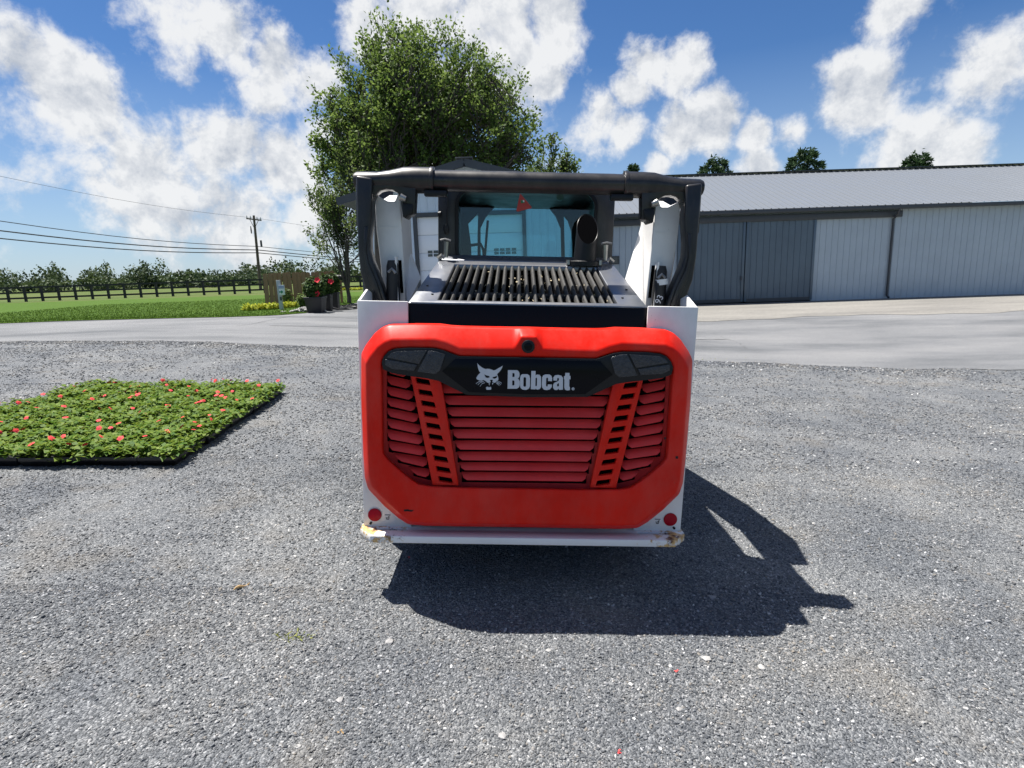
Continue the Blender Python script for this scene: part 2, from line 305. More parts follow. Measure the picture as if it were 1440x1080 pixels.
M['signblue'] = mat('sign_header', (.30, .36, .52), .5)
M['green'] = mat('green_arrow', (.0, .20, .085), .5)
M['bark'] = mat('bark', (.10, .085, .07), .9, var=.5, vscale=9, bump=.6, bscale=40)
M['leaf_maple'] = mat_leaf('maple_leaf', (.055, .102, .020), (.135, .205, .050), .45)
M['leaf_light'] = mat_leaf('light_leaf', (.075, .125, .03), (.135, .19, .055))
M['leaf_conifer'] = mat_leaf('conifer_needles', (.022, .05, .02), (.05, .09, .035), .15)
M['leaf_wood'] = mat_leaf('far_wood_leaf', (.030, .055, .022), (.075, .105, .04), .2)
M['leaf_bedding'] = mat_leaf('bedding_leaf', (.045, .115, .010), (.19, .26, .045), .35, .6)
M['leaf_yellow'] = mat_leaf('yellow_green_leaf', (.20, .27, .025), (.48, .50, .06), .3)
M['leaf_pot'] = mat_leaf('glossy_leaf', (.014, .045, .010), (.07, .11, .022), .2, .55)
M['grass'] = mat_leaf('grass_blade', (.035, .085, .008), (.085, .145, .018), .3)
M['petal_coral'] = mat('coral_petal', (.66, .085, .045), .65, spec=.15, var=.4, vscale=20, vcol=(.62, .03, .075))
M['petal_red'] = mat('red_petal', (.66, .028, .05), .65, spec=.15, var=.3, vscale=20)
M['tray'] = mat('black_nursery_tray', (.014, .014, .015), .42, var=.3, vscale=20)
M['rock'] = mat('loose_rock', (.33, .325, .32), .8, var=.4, vscale=30, bump=.5, bscale=90)
M['rockwhite'] = mat('pale_rock', (.36, .355, .345), .8, var=.3, vscale=30, bump=.5, bscale=90)
M['twig'] = mat('dry_twig', (.36, .24, .11), .8, var=.3, vscale=30)
M['weed'] = mat_leaf('weed_leaf', (.16, .20, .04), (.30, .30, .08), .2)

# ------------------------------------------------------------------ helpers
def tag(o, label=None, cat=None, group=None, kind=None):
    if label: o['label'] = label
    if cat: o['category'] = cat
    if group: o['group'] = group
    if kind: o['kind'] = kind
    return o
def empty(name, loc, rz=0):
    o = bpy.data.objects.new(name, None); COL.objects.link(o); o.location = loc; o.rotation_euler = (0, 0, rz); o.empty_display_size = .2
    return o
def link(name, me, m, parent=None, loc=None):
    if m is not None and not me.materials: me.materials.append(m)
    o = bpy.data.objects.new(name, me); COL.objects.link(o)
    if parent is not None: o.parent = parent
    if loc is not None: o.location = loc
    return o
def copy_tree(o, parent=None):
    c = o.copy(); COL.objects.link(c); c.parent = parent
    for ch in list(o.children): copy_tree(ch, c)
    return c
class MB:
    def __init__(s): s.v = []; s.f = []
    def add(s, vs, fs):
        b = len(s.v); s.v += [tuple(p) for p in vs]; s.f += [tuple(i + b for i in f) for f in fs]; return s
    def box(s, x0, x1, y0, y1, z0, z1, mtx=None):
        vs = [Vector(p) for p in ((x0,y0,z0),(x1,y0,z0),(x1,y1,z0),(x0,y1,z0),(x0,y0,z1),(x1,y0,z1),(x1,y1,z1),(x0,y1,z1))]
        if mtx is not None: vs = [mtx @ p for p in vs]
        return s.add(vs, [(3,2,1,0),(4,5,6,7),(0,1,5,4),(1,2,6,5),(2,3,7,6),(3,0,4,7)])
    def bar(s, a, b, w, h, up=(0,0,1)):
        a = Vector(a); b = Vector(b); d = (b - a); l = d.length; d.normalize(); u = Vector(up)
        sd = d.cross(u); 
        if sd.length < 1e-4: sd = d.cross(Vector((1,0,0)))
        sd.normalize(); u = sd.cross(d)
        vs = [p + sd*(i*w/2) + u*(j*h/2) for p in (a, b) for i, j in ((-1,-1),(1,-1),(1,1),(-1,1))]
        return s.add(vs, [(0,1,2,3),(7,6,5,4),(0,4,5,1),(1,5,6,2),(2,6,7,3),(3,7,4,0)])
    def tube(s, pts, rad, n=8, caps=True):
        pts = [Vector(p) for p in pts]; rr = rad if isinstance(rad, (list, tuple)) else [rad]*len(pts)
        rings = []; pn = None
        for i, p in enumerate(pts):
            d = (pts[min(i+1, len(pts)-1)] - pts[max(i-1, 0)]).normalized()
            if pn is None:
                pn = d.cross(Vector((0,0,1)))
                if pn.length < .05: pn = d.cross(Vector((1,0,0)))
            else: pn = pn - d*pn.dot(d)
            pn.normalize(); q = d.cross(pn)
            rings.append([p + (pn*math.cos(2*math.pi*k/n) + q*math.sin(2*math.pi*k/n))*rr[i] for k in range(n)])
        return s.loft(rings, caps)
    def loft(s, rings, caps=True, closed=True):
        n = len(rings[0]); vs = [p for r in rings for p in r]; fs = []
        for i in range(len(rings) - 1):
            for k in range(n if closed else n - 1):
                a, b = i*n + k, i*n + (k+1) % n; fs.append((a, b, b + n, a + n))
        if caps: fs.append(tuple(range(n - 1, -1, -1))); fs.append(tuple((len(rings)-1)*n + k for k in range(n)))
        return s.add(vs, fs)
    def plate(s, outline, holes, fn, w0, w1):
        """polygon with holes in (u,v), given thickness w0..w1 by fn(u,v,w)"""
        loops = [list(outline)] + [list(h) for h in holes]
        tri = geometry.tessellate_polygon([[Vector((u, v, 0)) for u, v in l] for l in loops])
        flat = [p for l in loops for p in l]; n = len(flat)
        vs = [fn(u, v, w0) for u, v in flat] + [fn(u, v, w1) for u, v in flat]
        fs = [tuple(t) for t in tri] + [tuple(i + n for i in reversed(t)) for t in tri]
        b = 0
        for l in loops:
            k = len(l)
            for i in range(k): a, c = b + i, b + (i+1) % k; fs.append((a, c, c + n, a + n))
            b += k
        return s.add(vs, fs)
    def mesh(s, name, smooth=False, bevel=0, seg=2, angle=35):
        me = bpy.data.meshes.new(name); me.from_pydata([tuple(p) for p in s.v], [], s.f); me.validate()
        bm = bmesh.new(); bm.from_mesh(me)
        bmesh.ops.remove_doubles(bm, verts=bm.verts, dist=1e-5)
        bmesh.ops.recalc_face_normals(bm, faces=bm.faces)
        if bevel:
            es = [e for e in bm.edges if len(e.link_faces) == 2 and e.calc_face_angle(0) > R(angle)]
            for f in bm.faces: f.smooth = smooth
            if es:
                rb = bmesh.ops.bevel(bm, geom=es, offset=bevel, segments=seg, affect='EDGES', profile=.5, clamp_overlap=True)
                for f in rb['faces']: f.smooth = True
        bm.to_mesh(me); bm.free()
        if smooth and not bevel: me.polygons.foreach_set('use_smooth', [True]*len(me.polygons))
        if smooth or bevel: me.set_sharp_from_angle(angle=R(40))
        return me
    def build(s, name, m, parent=None, off=None, smooth=False, bevel=0, seg=2, angle=35, loc=None):
        if off is not None: s.v = [tuple(Vector(p) - off) for p in s.v]
        return link(name, s.mesh(name, smooth, bevel, seg, angle), m, parent, loc)
def sheet(name, m, xs_of, ys, nx, zoff, parent=None):
    """grid sheet on the terrain; xs_of(y) gives the two x limits"""
    mb = MB(); vs = []
    for y in ys:
        x0, x1 = xs_of(y)
        for i in range(nx + 1):
            x = x0 + (x1 - x0)*i/nx; vs.append((x, y, hgt(x, y) + zoff))
    n = nx + 1
    mb.add(vs, [(j*n+i, j*n+i+1, (j+1)*n+i+1, (j+1)*n+i) for j in range(len(ys)-1) for i in range(nx)])
    return mb.build(name, m, parent, smooth=True)
def leafmesh(name, pos, nrm, up, ln, wd, tint, fold=0.0):
    """kite-shaped leaves, numpy arrays; a 'tint' value on every leaf"""
    n = len(pos); nrm = nrm/np.linalg.norm(nrm, axis=1, keepdims=True)
    t = up - nrm*np.sum(up*nrm, axis=1, keepdims=True); t /= np.linalg.norm(t, axis=1, keepdims=True) + 1e-9
    s = np.cross(nrm, t); ln = np.asarray(ln).reshape(-1, 1)*np.ones((n, 1)); wd = np.asarray(wd).reshape(-1, 1)*np.ones((n, 1))
    v = np.stack([pos, pos + t*ln*.45 + s*wd*.5 + nrm*wd*fold, pos + t*ln, pos + t*ln*.45 - s*wd*.5 + nrm*wd*fold], 1).reshape(-1, 3)
    me = bpy.data.meshes.new(name); me.vertices.add(4*n); me.vertices.foreach_set('co', v.ravel().astype(np.float32))
    me.loops.add(4*n); me.loops.foreach_set('vertex_index', np.arange(4*n, dtype=np.int32))
    me.polygons.add(n); me.polygons.foreach_set('loop_start', np.arange(n, dtype=np.int32)*4)
    me.update(calc_edges=True); me.validate()
    a = me.attributes.new('tint', 'FLOAT', 'FACE'); a.data.foreach_set('value', np.asarray(tint, dtype=np.float32))
    return me
def rvec(n): 
    v = rng.normal(size=(n, 3)); return v/np.linalg.norm(v, axis=1, keepdims=True)
# ------------------------------------------------------------------ ground sheets
def sheet2(name, m, xs, y0, y1, ny, zoff, kind='structure'):
    mb = MB(); vs = []; n = ny + 1
    for x in xs:
        a, b = y0(x), y1(x)
        for j in range(n):
            y = a + (b - a)*j/ny; vs.append((x, y, hgt(x, y) + zoff))
    mb.add(vs, [(i*n+j, (i+1)*n+j, (i+1)*n+j+1, i*n+j+1) for i in range(len(xs)-1) for j in range(ny)])
    return tag(mb.build(name, m, smooth=True), kind=kind)
def lin(a, b, st): 
    n = max(1, int(round((b - a)/st))); return [a + (b - a)*i/n for i in range(n + 1)]
gx = [-900, -400, -200, -100, -60] + lin(-40, 40, 1.0) + [60, 100, 200, 400, 900]
gy = [-60, -20] + lin(-6, 44, 1.0) + [60, 90, 150, 260, 500, 1200]
mb = MB(); n = len(gy)
mb.add([(x, y, hgt(x, y)) for x in gx for y in gy], [(i*n+j, (i+1)*n+j, (i+1)*n+j+1, i*n+j+1) for i in range(len(gx)-1) for j in range(n-1)])
tag(mb.build('ground', M['field'], smooth=True), kind='structure')
def edge(x):                                            # where gravel meets asphalt
    return 10.93 - .139*max(-14, min(14, x)) + .07*math.sin(x*1.7) + .05*math.sin(x*4.1 + 1)
gravel = sheet2('gravel_yard', M['gravel'], lin(-26, 26, .5), lambda x: -4.0, lambda x: edge(x) + .25, 32, .006)
LE = [gp(100, 452), gp(315, 447), gp(375, 445), gp(405, 443.3), gp(430, 441)]
def lawn_front(x):
    P = LE
    if x <= P[0].x: return P[0].y - (P[0].x - x)*.12
    for a, b in zip(P, P[1:]):
        if x <= b.x: return a.y + (b.y - a.y)*(x - a.x)/(b.x - a.x)
    return P[-1].y + 20
XL = LE[-1].x
def asp_far(x):
    if x < XL: return lawn_front(x) + .4
    return 33 if x < -3 else 27
sheet2('asphalt_drive', M['asphalt'], sorted(set(lin(-40, 40, .5) + [XL - .001, XL + .001])), lambda x: edge(x) - .02*math.sin(9*x) - .02*math.sin(23*x), asp_far, 40, .016)
sheet2('lawn', M['lawnsoil'], lin(-40, XL, .5), lawn_front, lambda x: 46, 40, .035)
YSH = gp(1045, 427).y
sheet2('concrete_apron', M['apron'], lin(2.9, 24, .6), lambda x: 17.2 + .25*math.sin(x*.8) + .1*math.sin(3*x), lambda x: YSH + .5, 10, .024)
# cracks and a patch seam in the asphalt, thin tarred strips
asph = bpy.data.objects['asphalt_drive']
def crack(pts, w):
    mb = MB(); q = []
    P = [gp(*p) for p in pts]
    fine = []
    for a, b in zip(P, P[1:]):
        for k in range(8): fine.append(a.lerp(b, k/8))
    fine.append(P[-1])
    vs = []
    for i, p in enumerate(fine):
        j = random.uniform(-.02, .02); ww = w*random.uniform(.5, 1.3)
        for s in (-1, 1): vs.append((p.x + j, p.y + j + s*ww/2, hgt(p.x, p.y) + .021))
    mb.add(vs, [(2*i, 2*i+2, 2*i+3, 2*i+1) for i in range(len(fine)-1)])
    mb.build('crack', M['crack'], asph)
crack([(960, 479), (985, 478.5), (1024, 478)], .045); crack([(1003, 470), (1024, 478), (1040, 484), (1051, 492)], .035)
crack([(380, 459), (440, 460), (505, 462)], .05); crack([(318, 448.5), (400, 446.5), (470, 447.5), (508, 449)], .05)
crack([(1060, 447), (1085, 450), (1110, 454)], .05)

# ------------------------------------------------------------------ loose gravel (uncountable: one object of stuff)
def gravel_stuff():
    xs = []; ys = []; sz = []
    def zone(n, y0, y1, smin, smax, p):
        y = rng.uniform(y0, y1, n*2); x = rng.uniform(-1, 1, n*2)*(1.1*y1 + .7); k = (np.abs(x) < 1.1*y + .7); x = x[k][:n]; y = y[k][:n]
        cl = np.array([mnoise.noise(Vector((a*1.3, b*1.3, 3.1))) + .6*mnoise.noise(Vector((a*4.3, b*4.3, 1.1))) for a, b in zip(x, y)])
        k = rng.random(len(x)) < np.clip(.62 + cl*.9, .12, 1); x = x[k]; y = y[k]
        s = smin*(smax/smin)**(rng.random(len(x))**p); xs.append(x); ys.append(y); sz.append(s)
    zone(145000, 1.15, 2.6, .0018, .0075, 2.4)
    zone(110000, 2.5, 4.6, .0025, .009, 2.2)
    zone(66000, 4.5, 7.4, .0045, .013, 1.8)
    zone(42000, 7.3, 11.2, .006, .016, 1.6)
    zone(500, 1.2, 6, .007, .013, 1.5)
    # a ridge of coarse pale stone along the asphalt edge
    n = 9000; x = rng.uniform(-11, 8, n); y = np.array([edge(a) for a in x]) - np.abs(rng.normal(0, .35, n)) + .05
    xs.append(x); ys.append(y); sz.append(.008*(2.6**rng.random(n)))
    x = np.concatenate(xs); y = np.concatenate(ys); s = np.concatenate(sz)
    k = y < np.array([edge(a) for a in x]) + .08; x = x[k]; y = y[k]; s = s[k]
    z = np.array([hgt(a, b) for a, b in zip(x, y)]) + .006 + s*.25
    me = bpy.data.meshes.new('loose_gravel'); me.from_pydata(np.stack([x, y, z], 1).tolist(), [], [])
    a = me.attributes.new('size', 'FLOAT', 'POINT'); a.data.foreach_set('value', s.astype(np.float32))
    o = link('loose_gravel', me, M['stone'])
    src = MB(); bm = bmesh.new(); bmesh.ops.create_icosphere(bm, subdivisions=1, radius=1)
    for v in bm.verts: v.co *= random.uniform(.72, 1.25)
    for v in bm.verts: v.co.z *= .72
    sm = bpy.data.meshes.new('stone_chip'); bm.to_mesh(sm); bm.free(); sm.materials.append(M['stone'])
    so = bpy.data.objects.new('stone_chip', sm)          # source only, never linked to the scene
    ng = bpy.data.node_groups.new('gravel_nodes', 'GeometryNodeTree'); N = ng.nodes; L = ng.links
    ng.interface.new_socket('Geometry', in_out='INPUT', socket_type='NodeSocketGeometry'); ng.interface.new_socket('Geometry', in_out='OUTPUT', socket_type='NodeSocketGeometry')
    gi = N.new('NodeGroupInput'); go = N.new('NodeGroupOutput')
    ip = N.new('GeometryNodeInstanceOnPoints'); oi = N.new('GeometryNodeObjectInfo'); oi.inputs[0].default_value = so
    at_ = N.new('GeometryNodeInputNamedAttribute'); at_.data_type = 'FLOAT'; at_.inputs[0].default_value = 'size'
    rv = N.new('FunctionNodeRandomValue'); rv.data_type = 'FLOAT_VECTOR'; rv.inputs[0].default_value = (-.5, -.5, 0); rv.inputs[1].default_value = (.5, .5, 6.28)
    sv = N.new('FunctionNodeRandomValue'); sv.data_type = 'FLOAT_VECTOR'; sv.inputs[0].default_value = (.75, .6, .6); sv.inputs[1].default_value = (1.5, 1.1, 1.1); sv.inputs['Seed'].default_value = 5
    mu = N.new('ShaderNodeVectorMath'); mu.operation = 'SCALE'
    L.new(sv.outputs[0], mu.inputs[0]); L.new(at_.outputs[0], mu.inputs['Scale'])
    L.new(gi.outputs[0], ip.inputs['Points']); L.new(oi.outputs['Geometry'], ip.inputs['Instance']); L.new(rv.outputs[0], ip.inputs['Rotation']); L.new(mu.outputs[0], ip.inputs['Scale'])
    L.new(ip.outputs[0], go.inputs[0])
    md = o.modifiers.new('scatter', 'NODES'); md.node_group = ng
    tag(o, 'loose grey crushed stone scattered over the yard', 'gravel', kind='stuff')
gravel_stuff()

# ------------------------------------------------------------------ buildings
def siding(x0, x1, zb, zt, y, pitch=.23, d=.02, rib=.045):
    """ribbed sheet facing -y; zb / zt give bottom and top height at x"""
    prof = []; x = x0
    while x < x1 - 1e-6:
        for dx, dy in ((0, 0), (pitch - rib, 0), (pitch - rib*.75, -d), (pitch - rib*.25, -d)):
            if x + dx < x1: prof.append((x + dx, dy))
        x += pitch
    prof.append((x1, 0)); mb = MB(); vs = []
    for px, dy in prof: vs += [(px, y + dy, zb(px)), (px, y + dy, zt(px))]
    mb.add(vs, [(2*i, 2*i+2, 2*i+3, 2*i+1) for i in range(len(prof)-1)])
    return mb
def garage():
    Y = 18.0; xl = at(513, 390, Y).x; xc = at(660.5, 380, Y).x; xr = 2*xc - xl; hw = xc - xl
    zr = at(660.5, 226, Y).z; ze_tip = at(478, 281, Y).z; xtip = at(478, 281, Y).x
    sl = (zr - ze_tip)/(xc - xtip)
    roofz = lambda x: zr - sl*abs(x - xc)
    root = empty('garage', (xc, Y, 0)); off = Vector((xc, Y, 0))
    zt = lambda x: roofz(x) - .16; zb = lambda x: hgt(x, Y) - .25
    dl, dr = at(588, 350, Y).x, at(736, 350, Y).x; dt = at(661, 303, Y).z
    w = siding(xl, dl - .09, zb, zt, Y); w2 = siding(dr + .09, xr, zb, zt, Y); w.add(w2.v, w2.f)
    w3 = siding(dl - .09, dr + .09, lambda x: dt + .11, zt, Y); w.add(w3.v, w3.f)
    w.build('front_wall', M['siding'], root, off)
    mb = MB()                                    # side and back walls
    mb.box(xl + .03, xl + .1, Y + .02, Y + 10, -.3, zt(xl) - .02); mb.box(xr - .1, xr - .03, Y + .02, Y + 10, -.3, zt(xl) - .02); mb.box(xl + .1, xr - .1, Y + 9.9, Y + 10, -.3, zt(xl) - .02)
    mb.build('side_wall', M['siding'], root, off)
    ov = xl - xtip
    for s in (-1, 1):
        mb = MB(); xe = xc + s*(hw + ov)
        t = .12
        a = [(xc, Y - .35, zr), (xe, Y - .35, roofz(xe)), (xe, Y + 10.3, roofz(xe)), (xc, Y + 10.3, zr)]
        mb.add(a + [(x, y, z - t) for x, y, z in a], [(0,1,2,3),(7,6,5,4),(0,4,5,1),(1,5,6,2),(2,6,7,3),(3,7,4,0)])
        rf = mb.build('roof', M['roofdark'], root, off)
        mb = MB(); mb.bar((xc, Y - .37, zr - .10), (xe, Y - .37, roofz(xe) - .10), .03, .22, up=(0, 0, 1)); mb.build('fascia', M['trim'], rf, off)
    MB().box(xc - .25, xc + .25, Y - .42, Y + 10.3, zr - .005, zr + .035).build('ridge_cap', M['trim'], root, off, bevel=.01)
    for x in (xl, xr): MB().box(x - .07, x + .07, Y - .035, Y + .03, zb(x), zt(x)).build('corner_trim', M['trim'], root, off)
    fr = MB(); fr.box(dl - .10, dl, Y - .04, Y + .1, zb(0), dt + .12); fr.box(dr, dr + .10, Y - .04, Y + .1, zb(0), dt + .12); fr.box(dl, dr, Y - .04, Y + .1, dt, dt + .12)
    fr.build('door_frame', M['trim'], root, off)
    door = MB().box(dl, dr, Y + .09, Y + .12, -.25, dt).build('overhead_door', M['doorwhite'], root, off)
    zf = hgt(xc, Y) + .02; nrow = 6; ph = (dt - zf)/nrow
    wz0, wz1 = at(661, 359.5, Y).z, at(661, 350, Y).z
    for r_ in range(nrow):
        a, b = zf + r_*ph + .006, zf + (r_+1)*ph - .006
        holes = []
        MB().box(dl + .01, dr - .01, Y + .06, Y + .092, a, b).build('door_panel', M['doorwhite'], door, off, bevel=.008)
    for g0, g1 in ((600.5, 633), (694, 727)):
        X0, X1 = at(g0, 355, Y).x, at(g1, 355, Y).x; cw = (X1 - X0)/4; rh = (wz1 - wz0)/2
        for i in range(4):
            for j in range(2):
                MB().box(X0 + i*cw + .02, X0 + (i+1)*cw - .02, Y + .045, Y + .065, wz0 + j*rh + .012, wz0 + (j+1)*rh - .012).build('window_pane', M['winblack'], door, off)
    tag(root, 'pale blue-grey gable garage with white overhead door behind the cab', 'garage')
garage()
def shed():
    Y = YSH; xl = at(838, 400, Y).x; xr = 26.0
    zr_ = lambda: 0
    e0, e1 = at(857, 303.5, Y - .35), at(1125, 292.5, Y - .35); zeave = (e0.z + e1.z)/2
    ridgeY = Y + 6.0; zrid = at(1060, 244.5, ridgeY).z
    root = empty('pole_shed', ((xl + xr)/2, Y, 0)); off = Vector(((xl + xr)/2, Y, 0))
    zb = lambda x: hgt(x, Y) - .2; zt = lambda x: zeave - .02
    dl, dm, dr = at(951, 400, Y).x, at(1046, 370, Y).x, at(1141, 400, Y).x
    w = siding(xl, dl, zb, zt, Y, .25); w2 = siding(dr, xr, zb, zt, Y, .25); w.add(w2.v, w2.f)
    w.box(dl, dr, Y, Y + .05, zeave - .5, zeave - .02)
    w.build('front_wall', M['siding_shed'], root, off)
    mb = MB(); mb.box(xl + .02, xl + .1, Y + .03, Y + 12, -.4, zeave); mb.box(xr - .1, xr, Y + .03, Y + 12, -.4, zeave); mb.box(xl, xr, Y + 11.9, Y + 12, -.4, zeave)
    mb.add([(xl + .05, Y, zeave - .05), (xl + .05, Y + 12, zeave - .05), (xl + .05, ridgeY, zrid - .1)], [(0, 1, 2)]); mb.build('side_wall', M['siding'], root, off)
    # ribbed roof, two slopes
    for s in (-1, 1):
        mb = MB(); prof = []; x = xl - .3
        while x < xr + .3: prof += [(x, 0), (x + .25, 0), (x + .262, .025), (x + .288, .025)]; x += .3
        ye = ridgeY + s*(6.0 + .38); ze = zeave + .03; vs = []
        for x, d in prof: vs += [(x, ridgeY, zrid + d), (x, ye, ze + d)]
        mb.add(vs, [(2*i, 2*i+1, 2*i+3, 2*i+2) for i in range(len(prof)-1)]); rf = mb.build('roof', M['roof'], root, off)
        if s == -1: MB().box(xl - .3, xr + .3, ye - .02, ye + .12, ze - .16, ze - .012).build('gutter', M['trim'], rf, off, bevel=.02)
    MB().bar((xl - .3, ridgeY, zrid + .045), (xr + .3, ridgeY, zrid + .045), .45, .03).build('ridge_cap', M['trim'], root, off)
    MB().box(dl - 3.0, dr + 3.4, Y - .16, Y - .03, zeave - .42, zeave - .17).build('door_track', M['trim'], root, off, bevel=.02)
    for a, b in ((dl, dm - .02), (dm + .02, dr)):
        z0 = .08; d = siding(a, b, lambda x: hgt(x, Y) + .10, lambda x: zeave - .34, Y - .07, .25, .02); d.box(a, b, Y - .06, Y - .02, z0, zeave - .34)
        dd = d.build('sliding_door', M['siding_dark'], root, off)
        for x0 in (a, b - .1): MB().box(x0, x0 + .1, Y - .115, Y - .06, hgt(x0, Y) + .08, zeave - .33).build('door_stile', M['siding_dark'], dd, off, bevel=.01)
        MB().box(a + .1, b - .1, Y - .105, Y - .06, hgt(a, Y) + .06, hgt(a, Y) + .20).build('door_rail', M['trim'], dd, off)
    MB().box(dm - .16, dm - .10, Y - .16, Y - .11, at(1043, 391, Y).z - .08, at(1043, 391, Y).z + .08).build('door_latch', M['trim'], root, off, bevel=.01)
    p0, p1 = at(857.5, 372, Y), at(870.5, 360, Y)
    wn = MB().plate([(p0.x, p0.z), (p1.x, p0.z), (p1.x, p1.z), (p0.x, p1.z)], [[(p0.x+.05, p0.z+.05), (p1.x-.05, p0.z+.05), (p1.x-.05, p1.z-.05), (p0.x+.05, p1.z-.05)]], lambda u, v, w: (u, w, v), Y - .05, Y).build('window', M['trim'], root, off)
    MB().box(p0.x + .05, p1.x - .05, Y - .03, Y - .024, p0.z + .05, p1.z - .05).build('pane', M['winblack'], wn, off)
    for xd in (dr + 3.1,):
        MB().tube([(xd, Y - .40, zeave - .12), (xd, Y - .30, zeave - .3), (xd, Y - .07, zeave - .5), (xd, Y - .07, .1), (xd, Y - .2, .02)], .045, 8).build('downpipe', M['trim'], root, off, smooth=True)
    tag(root, 'long metal shed with slate-blue sliding doors and pale ribbed roof', 'shed')
shed()

# ------------------------------------------------------------------ trees
def grow(seed, limbs, spread, levels, lean=0.25, fork=.16, first=.55):
    rr = random.Random(seed); tubes = []; tips = []
    def br(p, d, ln, r, lv):
        pts = [p]; rad = [r]; n = 5; q = p.copy(); dd = d.copy()
        for i in range(n):
            dd = (dd + Vector((rr.gauss(0, .10), rr.gauss(0, .10), rr.gauss(0, .06) + .05))).normalized()
            q = q + dd*(ln/n); pts.append(q.copy()); rad.append(max(.0018, r*(1 - .72*(i+1)/n)))
        tubes.append((pts, rad, lv))
        if lv >= levels - 1: tips.append((pts, lv))
        if lv < levels:
            k = rr.randint(4, 6) if lv < 4 else 3
            for c in range(k):
                t = .28 + .72*(c + rr.random()*.8)/k; i = min(n - 1, int(t*n)); a = pts[i].lerp(pts[i+1], t*n - i) if i < n else pts[-1]
                ax = Vector((rr.gauss(0, 1), rr.gauss(0, 1), rr.gauss(0, .6))); ax = (ax - dd*ax.dot(dd)).normalized()
                nd = (dd*.75 + ax*rr.uniform(.5, .95) + Vector((0, 0, .22))).normalized()
                br(a, nd, ln*rr.uniform(.42, .62)*(1.15 - .35*t), rad[i]*.55, lv + 1)
    tubes.append(([Vector((0,0,-.02)), Vector((.004,0,fork*.5)), Vector((0,.004,fork))], [.036, .029, .026], 0))
    for i in range(limbs):
        a = 2*math.pi*(i + rr.uniform(-.3, .3))/limbs; tilt = spread*rr.uniform(.35, 1.0) if i else .06
        d = Vector((math.cos(a)*math.sin(tilt), math.sin(a)*math.sin(tilt), math.cos(tilt)))
        br(Vector((0, 0, fork*rr.uniform(.6, 1))), d, first*rr.uniform(.85, 1.1), .017*rr.uniform(.7, 1.1), 1)
    return tubes, tips
def make_tree(name, base, x0, x1, ztop, depth, seed, limbs, spread, levels, per, leaf, m, label, fork=.16, group=None, parent_z=0, cat='tree', clump=.035, fill=0, thin=1.0):
    """grown in unit space then fitted to the crown limits x0..x1 (world), ztop and depth"""
    tubes, tips = grow(seed, limbs, spread, levels, fork=fork)
    lp = []; ld = []
    rr = np.random.default_rng(seed)
    for pts, lv in tips:
        P = np.array([tuple(p) for p in pts]); k = per
        u = rr.uniform(.15, 1.0, k)*(len(P) - 1); i = np.minimum(u.astype(int), len(P) - 2); fr = (u - i)[:, None]
        q = P[i]*(1 - fr) + P[i+1]*fr; lp.append(q + rr.normal(size=(k, 3))*clump*np.array([1, 1, .8])*rr.uniform(.3, 1, (k, 1))); ld.append((P[-1] - P[0])[None, :].repeat(k, 0))
    lp = np.concatenate(lp); ld = np.concatenate(ld)
    lo = np.quantile(lp, .004, axis=0); hi = np.quantile(lp, .996, axis=0)
    # scale each axis, stretching about the trunk
    H = ztop - base.z; sz = H/hi[2]; sxl = (base.x - x0)/max(1e-3, -lo[0]); sxr = (x1 - base.x)/max(1e-3, hi[0]); sy = depth/2/max(hi[1], -lo[1])
    def mp(P):
        P = np.array(P, dtype=float); s = np.where(P[:, 0] < 0, sxl, sxr); w = np.clip(P[:, 2]/.1, 0, 1)
        return np.stack([P[:, 0]*s, P[:, 1]*sy, P[:, 2]*sz], 1)
    root = empty(name, base); mb = MB()
    for pts, rad, lv in tubes:
        if lv > levels - 0: continue
        q = mp([tuple(p) for p in pts])
        if fill and lv > 1 and (((q[-1] - np.array([(x0 + x1)/2 - base.x, 0, H*.6]))/np.array([(x1 - x0)/2, depth/2, H*.4]))**2).sum() > .92: continue
        mb.tube([Vector(p) for p in q], [max(.008, r*H*thin) for r in rad], 7 if lv < 2 else 4, caps=False)
    mb.build('trunk', M['bark'], root, smooth=True)
    q = mp(lp)
    if fill:                                     # sprays that close the dome, on short twigs of their own
        tw = MB(); cz = H*.60; ex = np.array([max(x1 - base.x, base.x - x0), depth/2, H - cz]); ctr = np.array([(x0 + x1)/2 - base.x, 0, cz]); ex[0] = (x1 - x0)/2
        keepm = (((q - ctr)/np.where(q[:, 2:3] > cz, ex, ex*np.array([1.05, 1.05, .85])))**2).sum(1) < 1.08
        q = q[keepm]; ld = ld[keepm]; A = [q]; D = [ld]
        for i in range(fill):
            d = rr.normal(size=3); d /= np.linalg.norm(d); d[2] = d[2] if d[2] > -.62 else -d[2]
            rad = rr.random()**.38; lump = .90 + .16*mnoise.noise(Vector(d*2.6)) + .10*mnoise.noise(Vector(d*6.0))
            c = ctr + d*ex*np.array([1, 1, 1 if d[2] > 0 else .80])*rad*lump
            out = d + np.array([0, 0, .45]) + rr.normal(size=3)*.3; out /= np.linalg.norm(out); ln = rr.uniform(.5, 1.15)*H/13
            k = 30; t = rr.uniform(0, 1, (k, 1)); A.append(c + out*ln*t + rr.normal(size=(k, 3))*.14*H/13); D.append(np.repeat(out[None], k, 0))
            tw.tube([Vector(c - out*ln*.7), Vector(c + out*ln*.3), Vector(c + out*ln)], [.016, .010, .004], 3, caps=False)
        q = np.concatenate(A); ld = np.concatenate(D); tw.build('twigs', M['bark'], root)
    n = len(q); nr = rr.normal(size=(n, 3)) + np.array([0, 0, .5]); up = ld*1.5/(np.linalg.norm(ld, axis=1, keepdims=True)) + rr.normal(size=(n, 3))*.8 + np.array([0, 0, -.35])
    tint = np.clip(.45 + .28*rr.normal(size=n) + .5*np.array([mnoise.noise(Vector(p*.9)) for p in q]), 0, 1)
